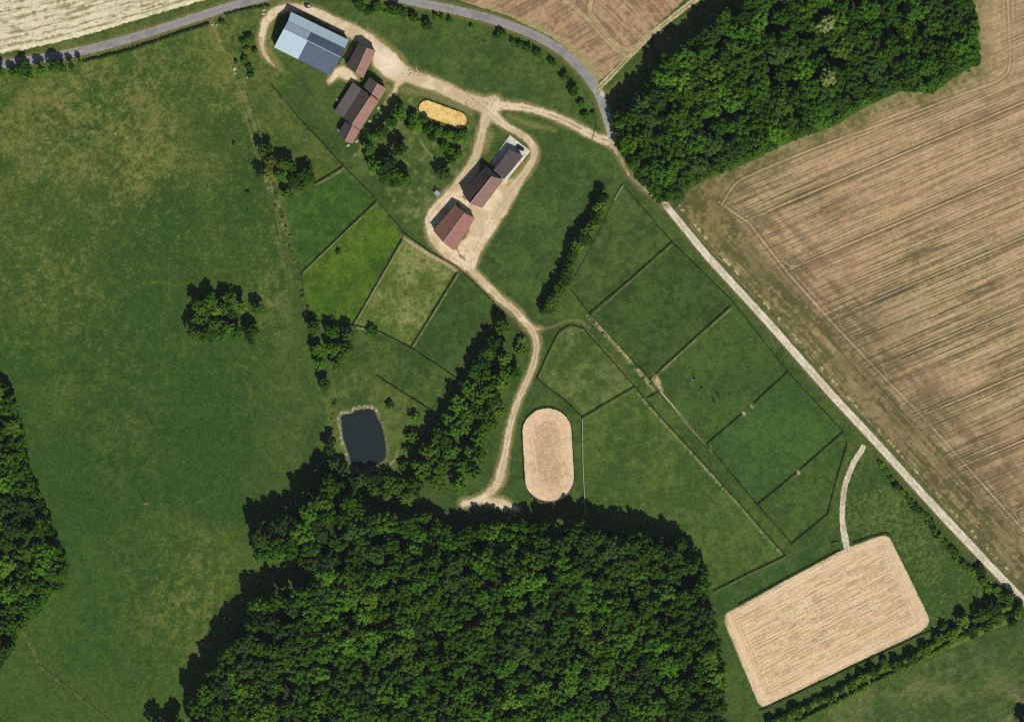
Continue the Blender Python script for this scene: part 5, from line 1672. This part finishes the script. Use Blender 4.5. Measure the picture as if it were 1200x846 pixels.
def car(x, y, rz, label):
    root = empty('parked_car', W(x, y, 0.125), rz)
    tag(root, label, 'car')
    # lower body and cabin as lofted profiles (x along the car)
    sec = [(-2.15, 0.45, 0.70, 0.74), (-2.0, 0.28, 0.90, 0.84), (-1.2, 0.24, 0.98, 0.88), (0.9, 0.24, 0.95, 0.88), (1.75, 0.26, 0.84, 0.84), (2.12, 0.40, 0.68, 0.70)]
    mb = MB()
    V, Fc = [], []
    for (px, z0, z1, hw) in sec:
        V += [(px, -hw, z0), (px, hw, z0), (px, hw, z1 - 0.12), (px, hw * 0.9, z1), (px, -hw * 0.9, z1), (px, -hw, z1 - 0.12)]
    for i in range(len(sec) - 1):
        for k in range(6):
            a_, b_ = i * 6 + k, i * 6 + (k + 1) % 6
            Fc.append((a_, a_ + 6, b_ + 6, b_))
    Fc += [(0, 1, 2, 3, 4, 5), tuple(range(len(V) - 6, len(V)))[::-1]]
    mb.add(V, Fc)
    mb.build('body', M_CAR, root, 0.03)
    cab = [(-1.75, 0.96, 0.76), (-1.25, 1.44, 0.62), (0.15, 1.47, 0.62), (0.95, 0.94, 0.76)]
    mb = MB()
    V = []
    for px, z, hw in cab:
        V += [(px, -hw, z), (px, hw, z)]
    V += [(-1.75, -0.78, 0.9), (-1.75, 0.78, 0.9), (0.95, -0.78, 0.9), (0.95, 0.78, 0.9)]
    mb.add(V, [(0, 2, 3, 1), (4, 6, 7, 5), (0, 6, 4, 2), (1, 3, 5, 7)])
    mb.build('window_glass', M_GLASS, root)
    mb = MB()
    mb.box((-0.55, 0, 1.47), (1.42, 1.26, 0.06))
    mb.build('roof', M_CAR, root, 0.02)
    for sx in (-1.32, 1.32):
        for sy in (-0.78, 0.78):
            wheel(root, sx, sy)
    for sy in (-0.6, 0.6):
        mb = MB()
        mb.box((2.06, sy, 0.6), (0.16, 0.3, 0.14))
        mb.build('headlight', M_LAMP, root)
        mb = MB()
        mb.box((-2.08, sy, 0.7), (0.16, 0.28, 0.14))
        mb.build('tail_light', M_RED, root)
        mb = MB()
        mb.box((0.65, sy * 1.6, 0.98), (0.14, 0.2, 0.12))
        mb.build('wing_mirror', M_CAR, root)
    return root


car(609.6, 174.0, math.radians(-28), 'black car parked on the concrete yard above the dark-roofed annex')

# trailer near the upper drive
tr_ = empty('farm_trailer', W(360.5, 7.6, 0.0), math.radians(-4))
tag(tr_, 'dark low farm trailer parked by the drive above the blue barn', 'trailer')
mb = MB()
mb.box((0, 0, 0.75), (2.9, 1.6, 0.12))
mb.box((0, 0.77, 1.0), (2.9, 0.05, 0.4))
mb.box((0, -0.77, 1.0), (2.9, 0.05, 0.4))
mb.box((-1.42, 0, 1.0), (0.05, 1.48, 0.4))
mb.box((1.42, 0, 1.0), (0.05, 1.48, 0.4))
mb.build('trailer_bed', plain_mat('dark_trailer_paint', (58, 62, 64), 0.6, 0.15, 2), tr_)
mb = MB()
mb.bar((1.46, 0.5, 0.66), (2.5, 0, 0.6), 0.08, 0.08)
mb.bar((1.46, -0.5, 0.66), (2.5, 0, 0.6), 0.08, 0.08)
mb.build('drawbar', M_TYRE, tr_)
for sx in (-0.45, 0.45):
    for sy in (-0.93, 0.93):
        wheel(tr_, sx, sy, 0.32, 0.2)
mb = MB()
mb.box((0.7, 0.1, 0.95), (1.1, 1.0, 0.28))
o = mb.build('feed_sack', M_WHITE, tr_, 0.08)
o.parent = None
o.name = 'feed_sack'
o.location = W(360.5, 7.6, 0)
o.rotation_euler.z = math.radians(-4)
tag(o, 'white feed sack lying in the dark farm trailer', 'sack')

# utility pole in the pasture
up_ = empty('utility_pole', W(170.3, 589.3), math.radians(35))
tag(up_, 'lone wooden utility pole in the big pasture casting a thin shadow', 'utility pole')
mb = MB()
mb.tube((0, 0, 0), (0, 0, 8.8), 0.20, 0.13, 10)
mb.build('pole', M_WOOD_PALE, up_)
mb = MB()
mb.box((0, 0, 8.3), (2.0, 0.12, 0.14))
mb.build('crossarm', M_WOOD, up_)
for sx in (-0.85, 0, 0.85):
    mb = MB()
    mb.tube((sx, 0, 8.37 if sx else 8.8), (sx, 0, 8.6 if sx else 9.0), 0.06, 0.04, 8)
    mb.build('insulator', M_FRAME, up_)

# drinking troughs
def trough(x, y, rz, label, mat, rnd=False, L=2.0):
    root = empty('water_trough', W(x, y), rz)
    tag(root, label, 'trough')
    mb = MB()
    if rnd:
        n, r0 = 20, 1.1
        V = []
        for r_, z in ((r0, 0), (r0 * 1.05, 0.6), (r0 * 0.95, 0.6), (r0 * 0.9, 0.12)):
            V += [(r_ * math.cos(6.283 * k / n), r_ * math.sin(6.283 * k / n), z) for k in range(n)]
        mb.add(V, [(i * n + k, i * n + (k + 1) % n, (i + 1) * n + (k + 1) % n, (i + 1) * n + k) for i in range(3) for k in range(n)] + [tuple(range(3 * n, 4 * n))])
    else:
        for s in (-1, 1):
            mb.box((0, s * 0.42, 0.32), (L, 0.08, 0.64))
            mb.box((s * (L / 2 - 0.04), 0, 0.32), (0.08, 0.76, 0.64))
        mb.box((0, 0, 0.06), (L - 0.16, 0.76, 0.12))
    mb.build('tub', mat, root)
    mb = MB()
    if rnd:
        mb.tube((0, 0, 0.47), (0, 0, 0.5), 1.0, 1.0, 20)
    else:
        mb.box((0, 0, 0.5), (L - 0.18, 0.74, 0.02))
    mb.build('water', M_GLASS, root)


M_CONC = plain_mat('concrete_trough', (150, 148, 134), 0.9, 0.15, 2)
trough(813.2, 442.8, 0, 'round pale water tub in the paddock with the two horses', M_CONC, True)
trough(357.6, 163.4, 0.35, 'white bath-shaped trough left of the long farmhouse', M_WHITE)
trough(822.4, 454.4, 0.8, 'small dark feed bin between the round tub and the horses', M_WOOD, False, 0.9)


def stone(x, y, s, seed, mat, name='boulder', z=0.0):
    r = np.random.default_rng(seed)
    V, Fi = ico(2)
    d = 0.75 + 0.5 * r.random((len(V), 1))
    V = V * d * np.array(s)
    V[:, 2] = np.maximum(V[:, 2] + s[2] * 0.5, 0.0)
    o = link(name, np_mesh(name, V, Fi, mat), None, W(x, y, z))
    o.rotation_euler.z = r.random() * 6.28
    return o


M_STONE = plain_mat('pale_stone', (168, 160, 142), 0.9, 0.2, 2)
M_BLUEW = plain_mat('blue_white_plastic', (176, 190, 204), 0.6, 0.1, 2)
items = [(274.6, 81.0, (0.8, 1.5, 0.5), M_STONE, 'larger pale boulder on the rough strip at the pasture edge'), (275.4, 86.2, (0.7, 0.6, 0.4), M_STONE, 'smaller pale boulder just below the larger one at the pasture edge'),
         (290, 91.0, (0.6, 0.5, 0.3), M_STONE, 'small pale boulder under the lowest bush left of the blue barn'),
         (248.6, 29.2, (0.7, 0.5, 0.5), M_STONE, 'left pale boulder at the pasture gateway by the road'), (253.4, 29.6, (0.7, 0.5, 0.5), M_STONE, 'right pale boulder at the pasture gateway by the road'),
         (135.4, 156.2, (0.8, 0.6, 0.4), M_STONE, 'pale boulder lying alone in the dry upper pasture'),
         (426, 92.8, (0.7, 0.6, 0.4), M_STONE, 'pale boulder at the lower tip of the small brown house'), (455, 122.4, (0.8, 0.7, 0.4), M_STONE, 'pale boulder at the end of the thin path by the farmhouse')]
for i, (x, y, s, m_, lab) in enumerate(items):
    tag(stone(x, y, s, 50 + i, m_), lab, 'boulder')
items = [(396.6, 152.8, 'pale stack of garden slabs at the lower left corner of the farmhouse'), (395.6, 117.2, 'pale stack of slabs left of the farmhouse lean-to'), (408, 170.6, 'white stack of slabs at the lowest gable of the farmhouse'), (418, 166, 'pale stack of slabs right of the lowest gable'),
         (443.5, 127, 'pale stack of slabs on the right side of the farmhouse'), (433, 142.4, 'white stack of slabs below the farmhouse wall by the garden trees'), (309.2, 12.6, 'upper white stack of slabs in the grass left of the drive'), (308.6, 16.6, 'lower white stack of slabs in the grass left of the drive')]
for i, (x, y, lab) in enumerate(items):
    root = empty('slab_stack', W(x, y), veg.uniform(0, 1.5))
    tag(root, lab, 'slab stack')
    for k in range(3):
        mb = MB()
        mb.box((veg.uniform(-0.05, 0.05), veg.uniform(-0.05, 0.05), 0.07 + 0.13 * k), (1.7 - 0.15 * k, 1.1 - 0.1 * k, 0.12), veg.uniform(-0.06, 0.06))
        mb.build('slab', M_STONE, root, 0.02)
# garden table
gt = empty('garden_table', W(442.2, 138), 0.5)
tag(gt, 'bluish white garden table in the shade right of the farmhouse', 'table')
mb = MB()
mb.box((0, 0, 0.74), (1.9, 1.2, 0.05))
mb.build('table_top', M_BLUEW, gt, 0.02)
for sx in (-0.8, 0.8):
    for sy in (-0.45, 0.45):
        mb = MB()
        mb.tube((sx, sy, 0), (sx, sy, 0.715), 0.04, 0.035, 8)
        mb.build('leg', M_BLUEW, gt)
# rubble heap by the drive
M_RUBBLE = plain_mat('tan_rubble', (186, 166, 134), 0.95, 0.2, 2)
root = empty('rubble_heap', W(486.5, 83.5))
tag(root, 'heap of pale rubble stones on the upper edge of the gravel drive', 'rubble heap')
for i in range(26):
    o = stone(486.5, 83.5, (veg.uniform(0.25, 0.6), veg.uniform(0.25, 0.5), veg.uniform(0.15, 0.35)), 400 + i, M_RUBBLE, 'stone')
    o.parent = root
    o.location = (veg.gauss(0, 2.4), veg.gauss(0, 1.3) - 0.5, 0)


# ------------------------------------------------------------------ the two horses
def horse(x, y, rz, label):
    root = empty('horse', W(x, y), rz)
    root.scale = (1.35, 1.35, 1.35)
    tag(root, label, 'horse', 'horses grazing in the paddock')
    J = {'hip': ((-0.62, 0, 1.28), .30), 'mid': ((0.0, 0, 1.20), .31), 'sho': ((0.55, 0, 1.26), .30), 'nk1': ((0.92, 0, 1.22), .19), 'nk2': ((1.28, 0, 0.86), .13), 'pol': ((1.50, 0, 0.52), .12), 'muz': ((1.62, 0, 0.16), .07), 'rmp': ((-0.92, 0, 1.24), .20)}
    E = [('hip', 'mid'), ('mid', 'sho'), ('sho', 'nk1'), ('nk1', 'nk2'), ('nk2', 'pol'), ('pol', 'muz'), ('hip', 'rmp')]
    for s, n_ in ((-1, 'l'), (1, 'r')):
        y_ = 0.17 * s
        J.update({'fe' + n_: ((0.58, y_, 0.92), .12), 'fk' + n_: ((0.60 + .06 * s, y_, 0.50), .065), 'ff' + n_: ((0.58 + .09 * s, y_, 0.12), .045), 'fh' + n_: ((0.62 + .09 * s, y_, 0.05), .065),
                  'st' + n_: ((-0.58, y_, 0.88), .15), 'ho' + n_: ((-0.86 + .05 * s, y_, 0.56), .07), 'hf' + n_: ((-0.80 + .05 * s, y_, 0.13), .045), 'hh' + n_: ((-0.75 + .05 * s, y_, 0.05), .065)})
        E += [('sho', 'fe' + n_), ('fe' + n_, 'fk' + n_), ('fk' + n_, 'ff' + n_), ('ff' + n_, 'fh' + n_), ('hip', 'st' + n_), ('st' + n_, 'ho' + n_), ('ho' + n_, 'hf' + n_), ('hf' + n_, 'hh' + n_)]
        J['er' + n_] = ((1.44, 0.10 * s, 0.62), .035)
        E.append(('pol', 'er' + n_))
    keys = list(J)
    me = bpy.data.meshes.new('body')
    me.from_pydata([J[k][0] for k in keys], [(keys.index(a), keys.index(b)) for a, b in E], [])
    body = link('body', me, root)
    sk = body.modifiers.new('skin', 'SKIN')
    for v, k in zip(me.skin_vertices[0].data if me.skin_vertices else [], keys):
        pass
    if not me.skin_vertices:
        bm = bmesh.new()
        bm.from_mesh(me)
        bm.verts.layers.skin.verify()
        bm.to_mesh(me)
        bm.free()
    for i, k in enumerate(keys):
        sv = me.skin_vertices[0].data[i]
        sv.radius = (J[k][1], J[k][1])
        sv.use_root = (k == 'mid')
    body.modifiers.new('sub', 'SUBSURF').render_levels = 2
    coat = bpy.data.materials.get('bay_coat') or plain_mat('bay_coat', (44, 32, 25), 0.6, 0.12, 2)
    me.materials.append(coat)
    hair = bpy.data.materials.get('black_hair') or plain_mat('black_hair', (20, 18, 16), 0.8, 0.1, 6)
    mb = MB()
    mb.add([(0.72, -.03, 1.48), (0.72, .03, 1.48), (1.12, .03, 1.20), (1.12, -.03, 1.20), (1.44, -.03, .72), (1.44, .03, .72), (0.72, .06, 1.36), (1.10, .09, 1.0), (1.38, .09, .66)], [(0, 1, 2, 3), (3, 2, 5, 4), (1, 6, 7, 2), (2, 7, 8, 5)])
    mb.build('mane', hair, root)
    mb = MB()
    mb.tube((-1.06, 0, 1.26), (-1.20, 0, 0.95), 0.05, 0.08, 8)
    mb.tube((-1.20, 0, 0.95), (-1.22, 0, 0.45), 0.08, 0.02, 8)
    mb.build('tail', hair, root)


horse(842.4, 464.6, math.radians(112), 'right one of two dark horses grazing side by side in the paddock')
horse(836.8, 470.2, math.radians(118), 'left one of two dark horses grazing side by side in the paddock')

# ------------------------------------------------------------------ light, sky, camera
EL = 45.0
SUN = Vector((0.40, -0.917, 0)).normalized() * math.cos(math.radians(EL)) + Vector((0, 0, math.sin(math.radians(EL))))
sl = bpy.data.lights.new('sun', 'SUN')
sl.energy = 4.85
sl.angle = math.radians(0.5)
sl.color = (1.0, 0.955, 0.88)
so = bpy.data.objects.new('sun', sl)
so.rotation_euler = (-SUN).to_track_quat('-Z', 'Y').to_euler()
so.location = (0, 0, 400)
COL.objects.link(so)
w = bpy.data.worlds.new('World')
SC.world = w
w.use_nodes = True
t = w.node_tree
bg = t.nodes.get('Background') or t.nodes.new('ShaderNodeBackground')
sky = t.nodes.new('ShaderNodeTexSky')
sky.sky_type = 'NISHITA'
sky.sun_disc = False
sky.sun_elevation = math.radians(EL)
sky.sun_rotation = math.atan2(0.40, -0.917)
t.links.new(sky.outputs['Color'], bg.inputs['Color'])
bg.inputs['Strength'].default_value = 0.05
# thin summer haze: one even box of air round the camera and the whole scene
me = bpy.data.meshes.new('haze')
bm = bmesh.new()
bmesh.ops.create_cube(bm, size=1.0)
bm.to_mesh(me)
bm.free()
hz = link('haze', me)
hz.scale = (9400, 9400, 2021)
hz.location = (-40, 0, 2021 / 2 - 1.0)
hz['kind'] = 'stuff'
m, t, out = nt('haze_air')
pv = t.nodes.new('ShaderNodeVolumePrincipled')
pv.inputs['Color'].default_value = (0.74, 0.86, 1.0, 1)
pv.inputs['Density'].default_value = 0.95e-5
t.links.new(pv.outputs[0], out.inputs['Volume'])
me.materials.append(m)
cam = bpy.data.cameras.new('camera')
co = bpy.data.objects.new('camera', cam)
COL.objects.link(co)
H = 2000.0
co.location = (0, 0, H)
co.rotation_euler = (0, 0, 0)
cam.sensor_fit = 'HORIZONTAL'
cam.sensor_width = 36.0
cam.lens = 36.0 * H / (1200 * S)
cam.clip_start = 10.0
cam.clip_end = 20000.0
SC.camera = co
vs = SC.view_settings
SC.display_settings.display_device = 'sRGB'
vs.view_transform = 'Standard'
vs.look = 'None'
vs.exposure = 0.0
vs.gamma = 1.0
vs.use_curve_mapping = False
SC.cycles.max_bounces = 6
SC.cycles.diffuse_bounces = 3
SC.cycles.transparent_max_bounces = 4
SC.cycles.use_denoising = False
SC.cycles.volume_bounces = 0
SC.cycles.filter_width = 1.3
